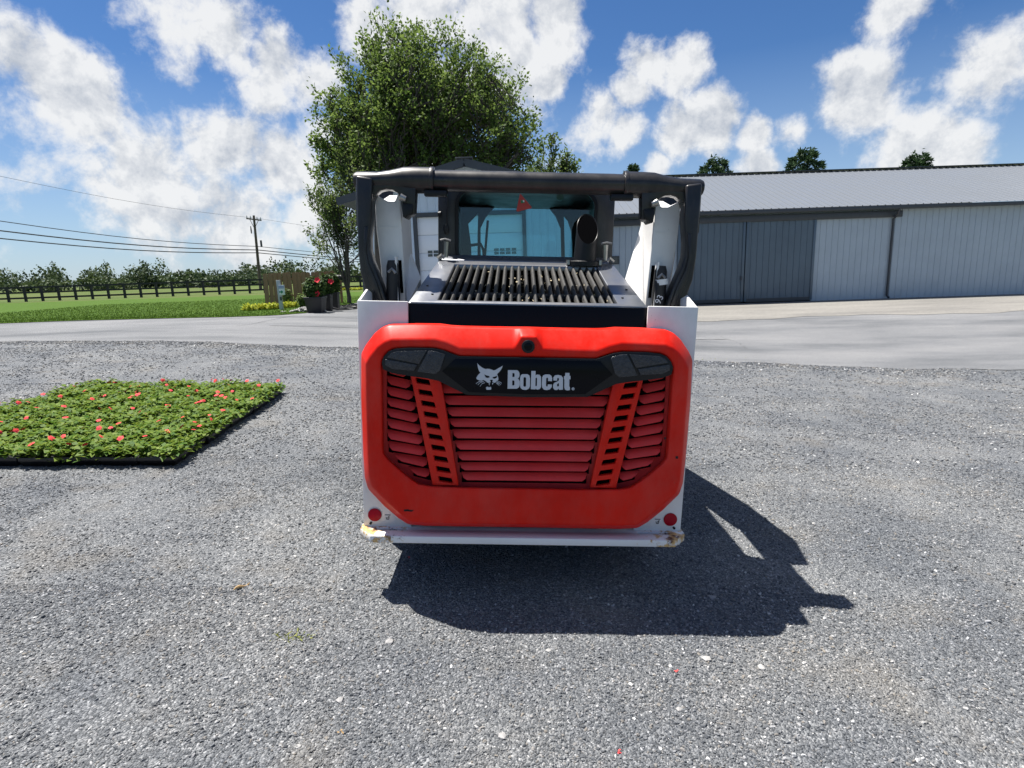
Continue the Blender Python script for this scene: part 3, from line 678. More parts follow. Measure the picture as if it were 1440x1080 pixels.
    L_ = leaf*rr.uniform(.7, 1.35, n)
    link('crown', leafmesh('crown', q, nr, up, L_, L_*.62, tint, .15), m, root)
    tag(root, label, cat, group); return root
YT = 31.0
b = at(590, 415, YT); b.z = hgt(b.x, YT) 
make_tree('maple_tree', b, at(440, 200, YT).x, at(757, 180, YT).x, at(570, 42, YT).z, 9.0, 21, 15, 1.0, 5, 6, .16, M['leaf_maple'], 'tall round-crowned green maple rising behind the gable garage', fork=.20, clump=.022, fill=900)
YT2 = 27.0
b = at(489, 408, YT2); b.z = hgt(b.x, YT2)
make_tree('birch_tree', b, at(441, 300, YT2).x, at(540, 300, YT2).x, at(470, 215, YT2).z, 3.2, 5, 6, .42, 4, 7, .12, M['leaf_light'], 'slim loose-leaved young tree beside the garage corner and black fence', fork=.08, clump=.03, thin=.5)
YT3 = 42.0
b = at(770, 415, YT3); b.z = hgt(b.x, YT3)
make_tree('ash_tree', b, at(712, 230, YT3).x, at(824, 230, YT3).x, at(770, 203, YT3).z, 5, 9, 8, .8, 4, 9, .22, M['leaf_light'], 'pale green tree top showing behind the maple and the garage roof', clump=.03)
def conifer(base, hgt_, rad, seed, label, n=9000):
    rr = np.random.default_rng(seed); root = empty('evergreen_tree', base)
    MB().tube([(0, 0, -.1), (0, 0, hgt_*.96)], [rad*.09, .02], 7).build('trunk', M['bark'], root, smooth=True)
    nb = 90; q = []; d = []
    for i in range(nb):
        z = hgt_*(.08 + .90*(i/nb)); a = i*2.39996 + rr.uniform(-.3, .3); r = rad*(1 - (z/hgt_))**.5*rr.uniform(.7, 1.12) + .12
        k = n//nb; t = rr.random(k)**.6; w = rr.normal(size=(k, 3))*.16*(1.1 - t[:, None])*rad*.4
        e = np.array([math.cos(a), math.sin(a), .10])
        q.append(np.outer(t*r, e) + np.array([0, 0, z]) + w + np.stack([0*t, 0*t, -.22*r*t*t], 1)); d.append(np.repeat(e[None], k, 0) + rr.normal(size=(k, 3))*.5)
    q = np.concatenate(q); d = np.concatenate(d); m_ = len(q)
    link('crown', leafmesh('crown', q, rr.normal(size=(m_, 3)) + [0, 0, .6], d, .34*rr.uniform(.6, 1.2, m_), .12, np.clip(rr.normal(.45, .25, m_), 0, 1)), M['leaf_conifer'], root)
    tag(root, label, 'tree', 'evergreens beyond the shed roof')
for px, py, Yc, seed, rw, lab in ((1004, 222, 44, 3, 3.6, 'broad dark evergreen top showing above the shed ridge'), (889, 229, 52, 4, 1.5, 'narrow evergreen tip poking up between garage and shed roofs'), (1133, 208, 42, 6, 3.2, 'tall evergreen standing behind the far end of the shed'), (1290, 214, 47, 8, 3.4, 'bushy evergreen behind the far shed roof')):
    p = at(px, py, Yc); z0 = hgt(p.x, Yc); conifer(Vector((p.x, Yc, z0)), p.z - z0, rw, seed, lab)
# far wood on the skyline: one mass
def far_wood():
    rr = np.random.default_rng(11); Q = []; T = []; S = []
    for i in range(230):
        if i < 170: x = rr.uniform(-230, -18); y = rr.uniform(120, 200)
        else: x = rr.uniform(-120, 200); y = rr.uniform(190, 240)
        if -40 < x < 0: pass
        hh = (2.2 + 4.6*rr.random()**2.2)*(y/150); r = rr.uniform(2.2, 4.4); k = 240
        d = rvec(k); rad = rr.random((k, 1))**.3; lump = 1 + .25*np.sin(d*5 + i).sum(1, keepdims=True)/2
        c = np.array([x, y, .5 + hh*.52]); q = c + d*rad*lump*np.array([r, r*.7, hh*.50]); Q.append(q); T.append(np.clip(rr.normal(.4, .2) + rr.normal(0, .18, k), 0, 1)); S.append(rr.uniform(.4, .95, k))
    q = np.concatenate(Q); n_ = len(q); s = np.concatenate(S)
    o = link('far_wood', leafmesh('far_wood', q, rvec(n_) + np.array([0, -.4, .4]), rvec(n_), s, s*.8, np.concatenate(T)), M['leaf_wood'])
    tag(o, 'far-off green wood along the skyline beyond the field', 'wood', kind='stuff')
far_wood()
# ------------------------------------------------------------------ skid-steer loader
XC = .012; TR = Matrix.Rotation(R(3.0), 3, 'Y'); TI = TR.transposed(); CM = TI @ CAM
OFF = Vector((XC, 3.4, 0))
ldr = empty('skid_steer_loader', TR @ OFF); ldr.rotation_euler = (0, R(3.0), 0)
tag(ldr, 'red-orange, white and black skid-steer loader parked on the gravel, seen from behind', 'loader')
def pm(px, py, y):
    d = TI @ pdir(px, py); return CM + d*((y - CM.y)/d.y)
def pz(px, py, zf):
    lo, hi = 2.3, 3.8
    for _ in range(40):
        m = (lo + hi)/2
        if pm(px, py, m).z > zf(m): lo = m
        else: hi = m
    return pm(px, py, hi)
def mir(p): return Vector((2*XC - p[0], p[1], p[2]))
def B(mb, name, m, parent=None, **k):
    return mb.build(name, M[m], parent or ldr, OFF, **k)
def pxplate(pts, y0, y1, mirror=False, yref=None, holes=()):
    y = yref if yref is not None else y0
    def c(l): return [((2*XC - p.x) if mirror else p.x, p.z) for p in (pm(a, b, y) for a, b in l)]
    return MB().plate(c(pts), [c(h) for h in holes], lambda u, v, w: (u, w, v), y0, y1)
def both(fn):
    for mirror in (False, True): fn(mirror)

# --- tailgate
YF, YB, YR = 2.515, 2.632, 2.565
O_ = [(741,461),(733,461),(722,461),(690,460.5),(646,459.5),(632,458.5),(618,456.5),(580,456),(547,456.5),(537,460),(526,469),(514,485),(507.5,497),(507.5,560),(510.5,640),(512.5,672),(517,688),(540,712),(560,729),(574,738),(600,740),(660,741),(741,742)]
I_ = [(741,473),(732,473),(723,490.5),(690,490.5),(646,490),(628,482),(611,477),(580,477),(550,477.5),(540,481),(530,488),(519,502),(514.5,511),(515,560),(517.5,640),(519,668),(523,684),(545,706),(563,723),(577,733),(600,734.5),(660,736),(741,737)]
J_ = [(741,502),(732,502),(722,502),(690,501.5),(646,500.5),(628,493.5),(611,489),(580,488.5),(556,489.5),(548,492.5),(542,498),(537,507),(536,515),(536.5,560),(537.5,620),(538,637),(545,646),(560,660),(575,672),(588,681),(605,684),(660,686),(741,687)]
def ring(l, y, dy=0, f=1.0, yy=None):
    L_ = [pm(a, b, yy or y) for a, b in l]; c = Vector((XC, 0, pm(741, 595, y).z))
    L_[0].x = XC; L_[-1].x = XC
    out = []
    for p in L_: out.append(Vector((c.x + (p.x - c.x)*f, y, c.z + (p.z - c.z)*f)))
    return out + [mir(p) for p in reversed(out[1:-1])]
gate = MB().loft([ring(O_, YB, yy=2.575), ring(O_, 2.575), ring(I_, YF), ring(J_, YF), ring(J_, YR, f=.988), ring(J_, YR + .04, f=.988)], caps=False)
gate = B(gate, 'tailgate', 'red', bevel=.010, seg=3, angle=12)
B(MB().loft([ring(J_, YR + .036, f=.987), ring(J_, YR + .045, f=.987)]), 'louvre_backing', 'red_slat', gate)
YU, YLO = YR + .020, YR - .012
def slat(q, name='louvre_slat', mirror=False, chL=True, chR=True):
    """q: px corners upper-left, upper-right, lower-right, lower-left; the lower edge stands proud"""
    P = [pm(a, b, 2.555) for a, b in q]
    if mirror: P = [mir(P[1]), mir(P[0]), mir(P[3]), mir(P[2])]
    ul, ur, lr, ll = P
    def mixp(a, b, t): return a.lerp(b, t)
    pts = []
    hL = (ul - ll).length; w = (lr - ll).length; c = min(.45, .013/max(w, .02))
    pts = [(ul, 0), (ur, 0), (mixp(ur, lr, .7), .7), (mixp(lr, ll, c), 1), (mixp(ll, lr, c), 1), (mixp(ul, ll, .7), .7)]
    f = [Vector((p.x, YU + (YLO - YU)*t, p.z)) for p, t in pts]; b = [p + Vector((0, .010, -.001)) for p in f]
    MBx = MB().add(f + b, [(0,1,2,5),(5,2,3,4),(11,8,7,6),(10,9,8,11)] + [(i, (i+1) % 6, (i+1) % 6 + 6, i + 6) for i in range(6)])
    sl_ = B(MBx, name, 'red_slat', gate, bevel=.0012, seg=1, angle=30)
    e = (lr - ll).normalized(); dn = Vector((0, 0, -1)); nt_ = .014       # near-black strip for the shade in the gap under the slat, notched ends
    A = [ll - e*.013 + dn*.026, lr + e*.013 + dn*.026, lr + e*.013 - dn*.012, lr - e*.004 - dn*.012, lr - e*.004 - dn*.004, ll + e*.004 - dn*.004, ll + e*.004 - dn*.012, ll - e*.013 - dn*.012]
    B(MB().plate([(p.x, p.z) for p in A], [], lambda u, v, w: (u, w, v), YR + .0315, YR + .0355), 'gap_shade_strip', 'dark', gate)
low = [(552.5, 621), (569, 627.5), (585, 632), (600, 635.5), (616, 639.5), (632, 643.5), (647, 646.5), (661, 649.5), (675, 652.5)]
def mx_px(px, py):                      # picture column of the mirror point on the louvre plane
    p = mir(pm(px, py, 2.555)); a, b_ = 741, 981
    for _ in range(40):
        m_ = (a + b_)/2
        if pm(m_, py, 2.555).x < p.x: a = m_
        else: b_ = m_
    return a
for i, (y, xl) in enumerate(low):
    xr = mx_px(xl, y); yu = (low[i-1][0] + 5.8) if i else 541; r_ = .0165*(xr - xl)
    slat([(xl - 4.5, yu - 0), (xr + 4.5, yu + r_*.35), (xr, y + r_*.35 + 1.0), (xl, y)])
sidl = [((545.5,524),(571,531)), ((545.5,539.5),(575,547)), ((545.5,555),(578.5,563)), ((545.5,570),(582,579)), ((545.5,585),(585.5,594.5)), ((546,600.5),(589,610)), ((546,617),(592.5,625.5)), ((548,632.5),(596,641)), ((561,648),(599,657)), ((583,667),(602,672))]
for i, ((x0, y0), (x1, y1)) in enumerate(sidl):
    pu0, pu1 = (sidl[i-1][0][1] + 5.6, sidl[i-1][1][1] + 5.6) if i else (512, 519)
    if i >= 8: pu0 = sidl[i-1][0][1] + 4 + (x0 - 548)*.2
    for mr_ in (False, True): slat([(x0 - (3 if i < 8 else 10), pu0), (x1 + 2, pu1), (x1, y1), (x0, y0)], mirror=mr_)
slots = [(594.6,536),(598.2,552),(602,567.6),(605.6,583),(609,598.7),(612.4,614.2),(616.2,629.6),(619.7,645),(623.2,660),(626.3,674.3)]
def rails(mirror):
    hs = []
    for cx, cy in slots:
        w = 10.3; h = 3.6; hs.append([(cx - w, cy - h - 1.6), (cx + w - 1.5, cy - h + 1.6), (cx + w + .8, cy + h + 1.9), (cx - w + 1.8, cy + h - 1.2)])
    mb = pxplate([(577,524),(619,528),(645,682),(608.5,682)], YR - .026, YR + .002, mirror, 2.545, hs)
    B(mb, 'slotted_rail', 'red', gate, bevel=.003, angle=40)
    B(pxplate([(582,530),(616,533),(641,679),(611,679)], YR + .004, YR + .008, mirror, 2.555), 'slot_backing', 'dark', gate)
both(rails)
# smooth recess floor strips left and right of the rails stay dark; name band across the top
bd = [(741,502.5),(700,502),(646,501),(636,497.5),(622,492),(608,489.5),(575,489),(556,490.5),(547,494),(540.5,501),(537.5,509),(539.5,519),(552,524),(575,528),(600,531.5),(617,535),(656,554.5),(741,558)]
def ringp(l, y):
    L_ = [pm(a, b, y) for a, b in l]; L_[0].x = XC; L_[-1].x = XC
    return L_ + [mir(p) for p in reversed(L_[1:-1])]
rp = ringp(bd, YF)
B(MB().plate([(p.x, p.z) for p in rp], [], lambda u, v, w: (u, w, v), YF - .010, YR + .03), 'name_band', 'plastic', gate, bevel=.004, angle=40)
rp = ringp([(741,505),(700,504.5),(641,503.5),(622,522),(660,551),(741,554)], YF - .01)
B(MB().plate([(p.x, p.z) for p in rp], [], lambda u, v, w: (u, w, v), YF - .017, YF - .008), 'name_panel', 'blackgloss', gate, bevel=.005, angle=40)
for L_ in ([(544,502.5),(549.5,497),(557,494),(600,493),(589.5,511.5),(586,511)], [(542,505),(586.7,513),(582.5,521.5),(552,519),(541.5,513.5)], [(603,493),(613,494),(626,498.7),(619,521),(612,526),(586.5,522.5)]):
    for mr_ in (False, True): B(pxplate(L_, YF - .0155, YF - .005, mr_, YF - .012), 'tail_lamp_lens', 'lens', gate, bevel=.002, angle=40)
c0 = pm(741, 487, 2.52); c0.x = XC
def disc(c, r, y0, y1, n=28):
    return MB().loft([[Vector((c.x + r*math.cos(2*math.pi*k/n), y, c.z + r*math.sin(2*math.pi*k/n))) for k in range(n)] for y in (y0, y1)])
cm_ = B(disc(c0, .029, 2.506, 2.56), 'camera_housing', 'plastic', gate, bevel=.003); B(disc(c0, .018, 2.503, 2.507), 'camera_lens', 'blackgloss', gate, bevel=.002)
# lettering and emblem on the name panel, traced from the picture
YT_ = YF - .0195
def tr(pts): return [(660 + x/9, 500 + y/9) for x, y in pts]
GL = {'B': ([(488,185),(600,185),(622,196),(635,222),(635,262),(624,284),(610,293),(627,303),(638,326),(638,376),(627,403),(600,420),(484,420)], [[(545,222),(566,222),(573,230),(573,264),(566,273),(545,273)],[(543,315),(563,315),(571,323),(571,370),(563,379),(543,379)]]),
 'o': ([(672,236),(735,236),(760,252),(769,290),(767,390),(752,420),(720,435),(680,432),(652,416),(641,380),(642,285),(652,250)], [[(694,273),(708,273),(718,286),(718,384),(708,396),(692,394),(684,382),(686,286)]]),
 'b': ([(785,195),(838,195),(838,252),(858,241),(888,244),(908,268),(908,396),(892,424),(860,432),(837,420),(835,429),(778,425)], [[(838,285),(850,279),(857,290),(855,381),(846,391),(836,384)]]),
 'c': ([(960,240),(1015,240),(1040,258),(1049,290),(1047,326),(995,322),(997,290),(986,277),(973,289),(970,380),(978,393),(990,391),(995,365),(1045,367),(1042,400),(1020,428),(985,437),(945,432),(922,405),(918,360),(922,280),(935,252)], []),
 'a': ([(1065,316),(1063,280),(1085,250),(1125,245),(1165,255),(1186,285),(1185,431),(1135,435),(1133,418),(1110,437),(1080,435),(1060,410),(1060,372),(1075,346),(1118,327),(1135,315),(1134,291),(1122,281),(1112,291),(1112,318)], [[(1133,346),(1135,384),(1122,395),(1110,386),(1111,362)]]),
 't': ([(1215,220),(1268,220),(1268,258),(1280,258),(1280,300),(1266,300),(1264,390),(1273,402),(1272,438),(1235,442),(1210,430),(1202,400),(1204,300),(1198,298),(1198,262),(1213,258)], [])}
for g, (o_, h_) in GL.items():
    B(pxplate(tr(o_), YT_, YT_ + .003, False, YT_, [tr(h) for h in h_]), 'letter', 'silver', gate)
circ = lambda cx, cy, r, n=14: [(cx + r*math.cos(2*math.pi*k/n), cy + r*math.sin(2*math.pi*k/n)) for k in range(n)]
mk = pxplate(tr(circ(1313, 422, 18)), YT_, YT_ + .003, False, YT_, [tr(circ(1313, 422, 12))])
m2 = pxplate(tr([(1306,412),(1317,412),(1320,418),(1315,423),(1320,432),(1315,432),(1311,425),(1311,432),(1306,432)]), YT_, YT_ + .003, False, YT_); mk.add(m2.v, m2.f); B(mk, 'registered_mark', 'silver', gate)
cat = pxplate(tr([(100,95),(122,122),(150,145),(178,161),(205,171),(230,167),(258,170),(285,180),(310,190),(332,182),(355,168),(388,150),(422,130),(414,155),(400,180),(380,206),(357,228),(352,243),(362,264),(369,300),(357,324),(346,317),(341,335),(322,345),(303,342),(291,327),(301,313),(287,305),(264,309),(261,321),(271,330),(262,343),(238,346),(222,338),(198,318),(178,310),(150,316),(125,314),(97,301),(88,285),(96,268),(106,253),(124,232),(141,218),(124,196),(113,168),(107,140),(104,115)]),
    YT_, YT_ + .003, False, YT_, [tr([(188,238),(214,250),(250,259),(258,270),(252,280),(228,285),(206,277)]), tr([(294,272),(318,268),(350,256),(350,272),(343,285),(320,294),(299,290)])])
for w_ in ([(84,356),(124,327),(166,321)], [(108,371),(138,340),(182,328)], [(134,391),(160,357),(198,341)], [(345,334),(384,334),(409,350)], [(344,345),(374,350),(399,368)], [(343,352),(362,362),(379,379)]):
    up_ = [(x, y - 3) for x, y in w_]; dn = [(x, y + 4) for x, y in reversed(w_)]
    q = pxplate(tr(up_ + dn), YT_, YT_ + .003, False, YT_); cat.add(q.v, q.f)
for q_ in ([(210,402),(232,394),(246,402),(272,397),(279,413),(272,433),(217,433)], [(245,349),(261,351),(252,381)], [(288,349),(305,347),(293,373)]):
    q = pxplate(tr(q_), YT_, YT_ + .003, False, YT_); cat.add(q.v, q.f)
B(cat, 'wildcat_emblem', 'silver', gate)
for a_ in ([(568,716.5),(575,716),(574,719),(568,719)], [(572,717),(582,717.2),(579,719.5),(574,719)], [(950,641.5),(953.5,641.5),(953.5,645),(950,645)], [(934,615),(936.5,615),(936.5,618),(934,618)]):
    B(pxplate(a_, YF - .0012, YF + .002, False, YF), 'paint_chip', 'plastic', gate)

# --- white rear frame plates and bumper
XW = .775; ZT = pm(741, 427, 2.64).z; ZB = .312
def side_plate(mirror):
    sx = 1 if mirror else -1
    X = lambda v: XC + sx*v
    mb = MB()
    a, b_ = sorted((X(XW), X(.545)))
    mb.box(a, b_, 2.635, 2.648, ZB, ZT)                                  # rear face
    a, b_ = sorted((X(XW), X(XW - .013)))
    mb.add([(x, y, z) for x in (a, b_) for y, z in ((2.6485, ZB), (3.35, ZB), (3.35, 1.30), (2.95, 1.42), (2.80, ZT + .045), (2.6485, ZT))], [(0,1,2,3,4,5),(11,10,9,8,7,6)] + [(i, i+6, (i+1) % 6 + 6, (i+1) % 6) for i in range(6)])
    B(mb, 'side_plate', 'white', bevel=.004, angle=40)
    rc = pm(527, 724, 2.632); c = Vector((X(abs(rc.x - XC)), 0, rc.z))
    rf = disc(c, .033, 2.6285, 2.636); B(rf, 'reflector', 'reflector', bevel=.002)
    # tie-down pictogram
    k = MB(); cx, cz = X(abs(pm(545, 728, 2.632).x - XC)), pm(545, 728, 2.632).z
    for p in ([(-.014,.012),(.014,.012),(.014,.0145),(-.014,.0145)], [(-.006,-.010),(.006,-.010),(.009,.002),(.006,.002),(.004,-.007),(-.004,-.007),(-.006,.002),(-.009,.002)], [(0,-.004),(.010,.008),(.007,.009),(-.002,-.002)]):
        k.plate([(cx + u, cz + v) for u, v in p], [], lambda u, v, w: (u, w, v), 2.633, 2.6352)
    B(k, 'tie_down_mark', 'print_black')
both(side_plate)
cap = lambda cx, cy, l, r: [(cx + s*l + r*math.cos(a), cy + r*math.sin(a)) for s, a0 in ((1, -90), (-1, 90)) for a in [R(a0 + 20*i) for i in range(10)]]
XBm = .785; bo = [(XC - XBm, 2.66), (XC - XBm, 2.60), (XC - XBm + .065, 2.528), (XC + XBm - .065, 2.528), (XC + XBm, 2.60), (XC + XBm, 2.66)]
bump = MB().plate(bo, [cap(XC - .635, 2.606, .066, .013), cap(XC + .635, 2.606, .066, .013)], lambda u, v, w: (u, v, w), .284, .318)
bump = B(bump, 'rear_bumper', 'rusty', bevel=.0018, angle=40)
for s in (-1, 1):
    B(MB().box(XC + s*.655 - .10, XC + s*.655 + .10, 2.57, 2.632, .276, .2838), 'slot_backing', 'white', bump)
    B(disc(Vector((XC + s*.74, 0, .335)), .006, 2.624, 2.636, 10), 'bolt', 'plastic')
# --- dark band under the hood, chassis
a = pm(573.5, 440, 2.66).x; b_ = 2*XC - a
zh0 = pm(741, 427.5, 2.68).z
B(MB().box(a, b_, 2.652, 2.70, .9, zh0 - .006), 'rear_crossmember', 'blackgloss', bevel=.003)
B(MB().box(XC - .50, XC + .50, 2.70, 4.75, .26, 1.05).box(XC - .50, XC + .50, 2.70, 3.25, 1.05, 1.30), 'chassis', 'black', bevel=.02)
# --- hood and grille
y0h, y1h = 2.69, 3.20; z0h = pm(741, 425.5, y0h).z; z1h = pm(741, 367, y1h).z
hz_ = lambda y: z0h + (z1h - z0h)*(y - y0h)/(y1h - y0h)
def hp(px, py): p = pz(px, py, hz_); return (p.x, p.y)
hl = [hp(574, 425), hp(617, 366)]; gl = [hp(615.5, 421.5), hp(639.5, 371)]
sym = lambda l: list(l) + [(2*XC - x, y) for x, y in reversed(l)]
hood = MB().plate(sym(hl), [sym(gl)], lambda u, v, w: (u, v, hz_(v) + w), -.03, 0.0)
hood = B(hood, 'hood', 'steelgrey', bevel=.004, angle=40)
for s in (0, 1):                                   # hood side skirts
    q = [Vector((x, y, hz_(y) - .002)) for x, y in hl]
    if s: q = [mir(p) for p in q]
    B(MB().add([q[0], q[1], q[1] + Vector((0, 0, -.35)), q[0] + Vector((0, 0, -.12)), q[0] + Vector((.01*(1-2*s), 0, -.0)), q[1] + Vector((.01*(1-2*s), 0, 0)), q[1] + Vector((.01*(1-2*s), 0, -.35)), q[0] + Vector((.01*(1-2*s), 0, -.12))], [(0,1,2,3),(7,6,5,4),(0,4,5,1),(1,5,6,2),(2,6,7,3),(3,7,4,0)]), 'side_skirt', 'steelgrey', hood)
    for px, py in ((608, 414), (601, 402)):
        x, y = hp(px, py); x = 2*XC - x if s else x
        B(MB().loft([[Vector((x + .006*math.cos(t), y + .006*math.sin(t), hz_(y) + w)) for t in [k*math.pi/5 for k in range(10)]] for w in (-.002, .004)]), 'bolt', 'plastic', hood)
B(MB().box(hl[0][0] + .01, 2*XC - hl[0][0] - .01, y0h - .022, y0h - .002, z0h - .022, z0h - .006), 'hood_lip', 'steelgrey', hood, bevel=.003)
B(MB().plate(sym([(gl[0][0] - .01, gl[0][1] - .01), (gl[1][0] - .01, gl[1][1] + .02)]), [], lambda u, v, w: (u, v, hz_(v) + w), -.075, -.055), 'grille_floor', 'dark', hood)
nr_ = 21; gr = empty('dummy', (0, 0, 0)); bpy.data.objects.remove(gr)
for i in range(nr_):
    t = (i + .5)/nr_; xa = gl[0][0] + (2*(XC - gl[0][0]))*t; xb = gl[1][0] + (2*(XC - gl[1][0]))*t
    ya, yb = gl[0][1] - .004, gl[1][1] + .006
    rings = []
    for k_, (x, y) in enumerate(((xa, ya), (xa + (xb - xa)*.5, (ya + yb)/2), (xb, yb))):
        rings.append([Vector((x + .0105*math.cos(an), y, hz_(y) - .030 + .026*math.sin(an))) for an in [math.pi*j/6 for j in range(7)]])
    B(MB().loft(rings), 'grille_rib', 'rib', hood, smooth=True)
B(MB().plate(sym([(gl[0][0], hp(741, 405.5)[1]), (gl[0][0] + .02, hp(741, 402.5)[1])]), [], lambda u, v, w: (u, v, hz_(v) + w), -.05, -.034), 'grille_cross_rib', 'rib', hood)
# chaff caught between the ribs
n = 130; P = []
for i in range(n):
    y = random.uniform(gl[0][1] + .01, gl[1][1] - .02); x = XC + random.gauss(.03, .18); P.append((max(gl[1][0], min(2*XC - gl[1][0], x)) - OFF.x, y - OFF.y, hz_(y) - random.uniform(.002, .03)))
P = np.array(P); ch = link('chaff', leafmesh('chaff', P, rvec(n) + np.array([0, 0, 1.2]), rvec(n), rng.uniform(.006, .02, n), rng.uniform(.004, .010, n), rng.random(n)), M['chaff'], hood); ch['kind'] = 'stuff'
# ledge between hood and cab window
zl = pm(741, 367.5, 3.21).z; zl1 = pm(741, 360, 3.27).z
xa = pm(622, 362, 3.24).x; xb = 2*XC - xa
B(MB().add([(xa, 3.205, zl), (xb, 3.205, zl), (xb + .005, 3.285, zl1), (xa - .005, 3.285, zl1), (xa, 3.205, zl - .05), (xb, 3.205, zl - .05), (xb, 3.285, zl - .05), (xa, 3.285, zl - .05)], [(0,1,2,3),(7,6,5,4),(0,4,5,1),(1,5,6,2),(2,6,7,3),(3,7,4,0)]), 'hood_hinge_ledge', 'steelgrey', bevel=.003)
# exhaust
def exhaust():
    p = pm(821, 366, 3.17); r = .057; n = 28; zb = p.z - .02
    zlo, zhi = pm(821, 343, 3.12).z, pm(824, 301, 3.24).z
    def rg(rr, top, lo=zlo, hi=zhi):
        o = []
        for k in range(n):
            a = 2*math.pi*k/n; x, y = p.x + rr*math.cos(a), p.y + rr*math.sin(a)
            t = (math.sin(a) + 1)/2; xx = x + (.012 if top else 0)
            o.append(Vector((xx, y, (lo + (hi - lo)*t) if top else zb)))
        return o
    mb = MB().loft([rg(r, False), rg(r, True), rg(r - .003, True), rg(r - .003, True, zlo - .10, zlo - .06)], caps=False)
    e = B(mb, 'exhaust_pipe', 'plastic', smooth=True)
    B(MB().loft([[Vector((p.x + q*math.cos(2*math.pi*k/n)*1.25, p.y + q*math.sin(2*math.pi*k/n), z)) for k in range(n)] for q, z in ((.068, zb - .01), (.068, zb + .012), (.058, zb + .018))]), 'flange', 'plastic', e)
    B(MB().loft([[Vector((p.x + .012 + (r - .004)*math.cos(2*math.pi*k/n), p.y + (r - .004)*math.sin(2*math.pi*k/n), zlo - .08 + d)) for k in range(n)] for d in (0, .002)]), 'pipe_dark_disc', 'dark', e)  # black disc painting the shade down inside the pipe
    B(MB().loft([rg(r - .0035, True, zlo - .004 - d, zhi - .007 - d) for d in (0, .002)]), 'mouth_dark_disc', 'dark', e)  # black disc across the opening, stands for the unlit inside
    for dx in (-.085, .085): B(MB().loft([[Vector((p.x + dx + .012*math.cos(t), p.y - .02 + .012*math.sin(t), z)) for t in [k*math.pi/3 for k in range(6)]] for z in (zb - .005, zb + .02)]), 'nut', 'chrome', e)
exhaust()
# hood latches
def latch(mirror):
    f = (lambda p: mir(p)) if mirror else (lambda p: p)
    y = 3.19; P = lambda a, b: f(pm(a, b, y)); e = MB()
    e.tube([P(627, 362), P(627.5, 350), P(628, 340)], [.011, .014, .017], 8); L_ = B(e, 'hood_latch', 'chrome', smooth=True)
    B(MB().tube([P(619, 337.5), P(626, 336), P(634, 338.5)], .006, 6), 'latch_handle', 'chrome', L_, smooth=True)
    B(MB().tube([P(616, 364), P(621, 359), P(625, 363)], [.013, .012, .010], 6), 'latch_hook', 'chrome', L_, smooth=True)
both(latch)
# --- cab
YC0, YC1 = 3.29, 4.50
cx0 = pm(616, 320, YC0).x; cx1 = 2*XC - cx0
zt_ = 2.055; zbm = 1.02
P0 = lambda a, b: (pm(a, b, YC0).x, pm(a, b, YC0).z)
def rrect(x0, x1, z0, z1, r, n=6):
    o = []
    for cx, cz, a0 in ((x1 - r, z1 - r, 0), (x0 + r, z1 - r, 90), (x0 + r, z0 + r, 180), (x1 - r, z0 + r, 270)):
        o += [(cx + r*math.cos(R(a0 + 90*k/n)), cz + r*math.sin(R(a0 + 90*k/n))) for k in range(n + 1)]
    return o
wx0 = P0(643.5, 300)[0]; wx1 = 2*XC - wx0; wz1 = P0(741, 269)[1]; wz0 = P0(741, 372)[1]
xz = lambda u, v, w: (u, w, v)
cab = B(MB().plate([(cx0, zbm), (cx1, zbm), (cx1, zt_ - .03), (cx0, zt_ - .03)], [rrect(wx0, wx1, wz0, wz1, .075)], xz, YC0, YC0 + .05), 'cab_frame', 'cab', bevel=.006, angle=50)
B(MB().plate(rrect(wx0 - .013, wx1 + .013, wz0 - .013, wz1 + .013, .085), [rrect(wx0 + .006, wx1 - .006, wz0 + .006, wz1 - .006, .07)], xz, YC0 - .012, YC0 + .004), 'window_seal', 'plastic', cab, bevel=.004, angle=50)
B(MB().plate(rrect(wx0, wx1, wz0, wz1, .075), [], xz, YC0 + .006, YC0 + .011), 'rear_window', 'glass', cab)
# front frame with the door opening and the slim panes beside it
def hole(l): return [(pm(a, b, YC1).x, pm(a, b, YC1).z) for a, b in l]
hs = [hole([(675.5,385),(675.5,320),(683,305),(698,287.5),(735,288.5),(771,290),(782,304),(789,321),(790.5,387)]), hole([(663,385),(662,345),(658,314),(666,306),(672.5,299),(671.5,330),(671.5,385)]), hole([(795,386),(793,303),(799,310),(804,325),(805.5,345),(805.5,387)])]
B(MB().plate([(cx0 + .01, zbm - .4), (cx1 - .01, zbm - .4), (cx1 - .01, zt_ + .02), (cx0 + .01, zt_ + .02)], hs, xz, YC1, YC1 + .05), 'front_frame', 'interior', cab)
B(MB().plate([(cx0 + .03, zbm - .3), (cx1 - .03, zbm - .3), (cx1 - .03, zt_ - .02), (cx0 + .03, zt_ - .02)], [], xz, YC1 + .055, YC1 + .06), 'front_window', 'glass', cab)
for s in (0, 1):
    x = cx0 if s == 0 else cx1 - .035
    yz = lambda u, v, w: (w, u, v)
    pn = B(MB().plate([(YC0 + .052, zbm - .3), (YC1 - .002, zbm - .3), (YC1 - .002, zt_ - .02), (YC0 + .052, zt_ - .02)], [rrect(YC0 + .22, YC1 - .16, 1.42, zt_ - .16, .06)], yz, x, x + .035), 'side_frame', 'cab', cab, bevel=.004, angle=50)
    B(MB().plate(rrect(YC0 + .2, YC1 - .14, 1.40, zt_ - .14, .06), [], yz, x + .012, x + .018), 'side_window', 'interior', pn)
B(MB().box(cx0 - .015, cx1 + .015, YC0 - .01, YC1 + .12, zt_ - .029, zt_ + .03), 'roof', 'cab', cab, bevel=.02, seg=3)
st = MB().box(XC - .24, XC + .24, 3.55, 3.68, 1.0, 1.5).box(XC - .25, XC + .25, 3.66, 4.1, .92, 1.06); B(st, 'seat', 'interior', cab, bevel=.03)
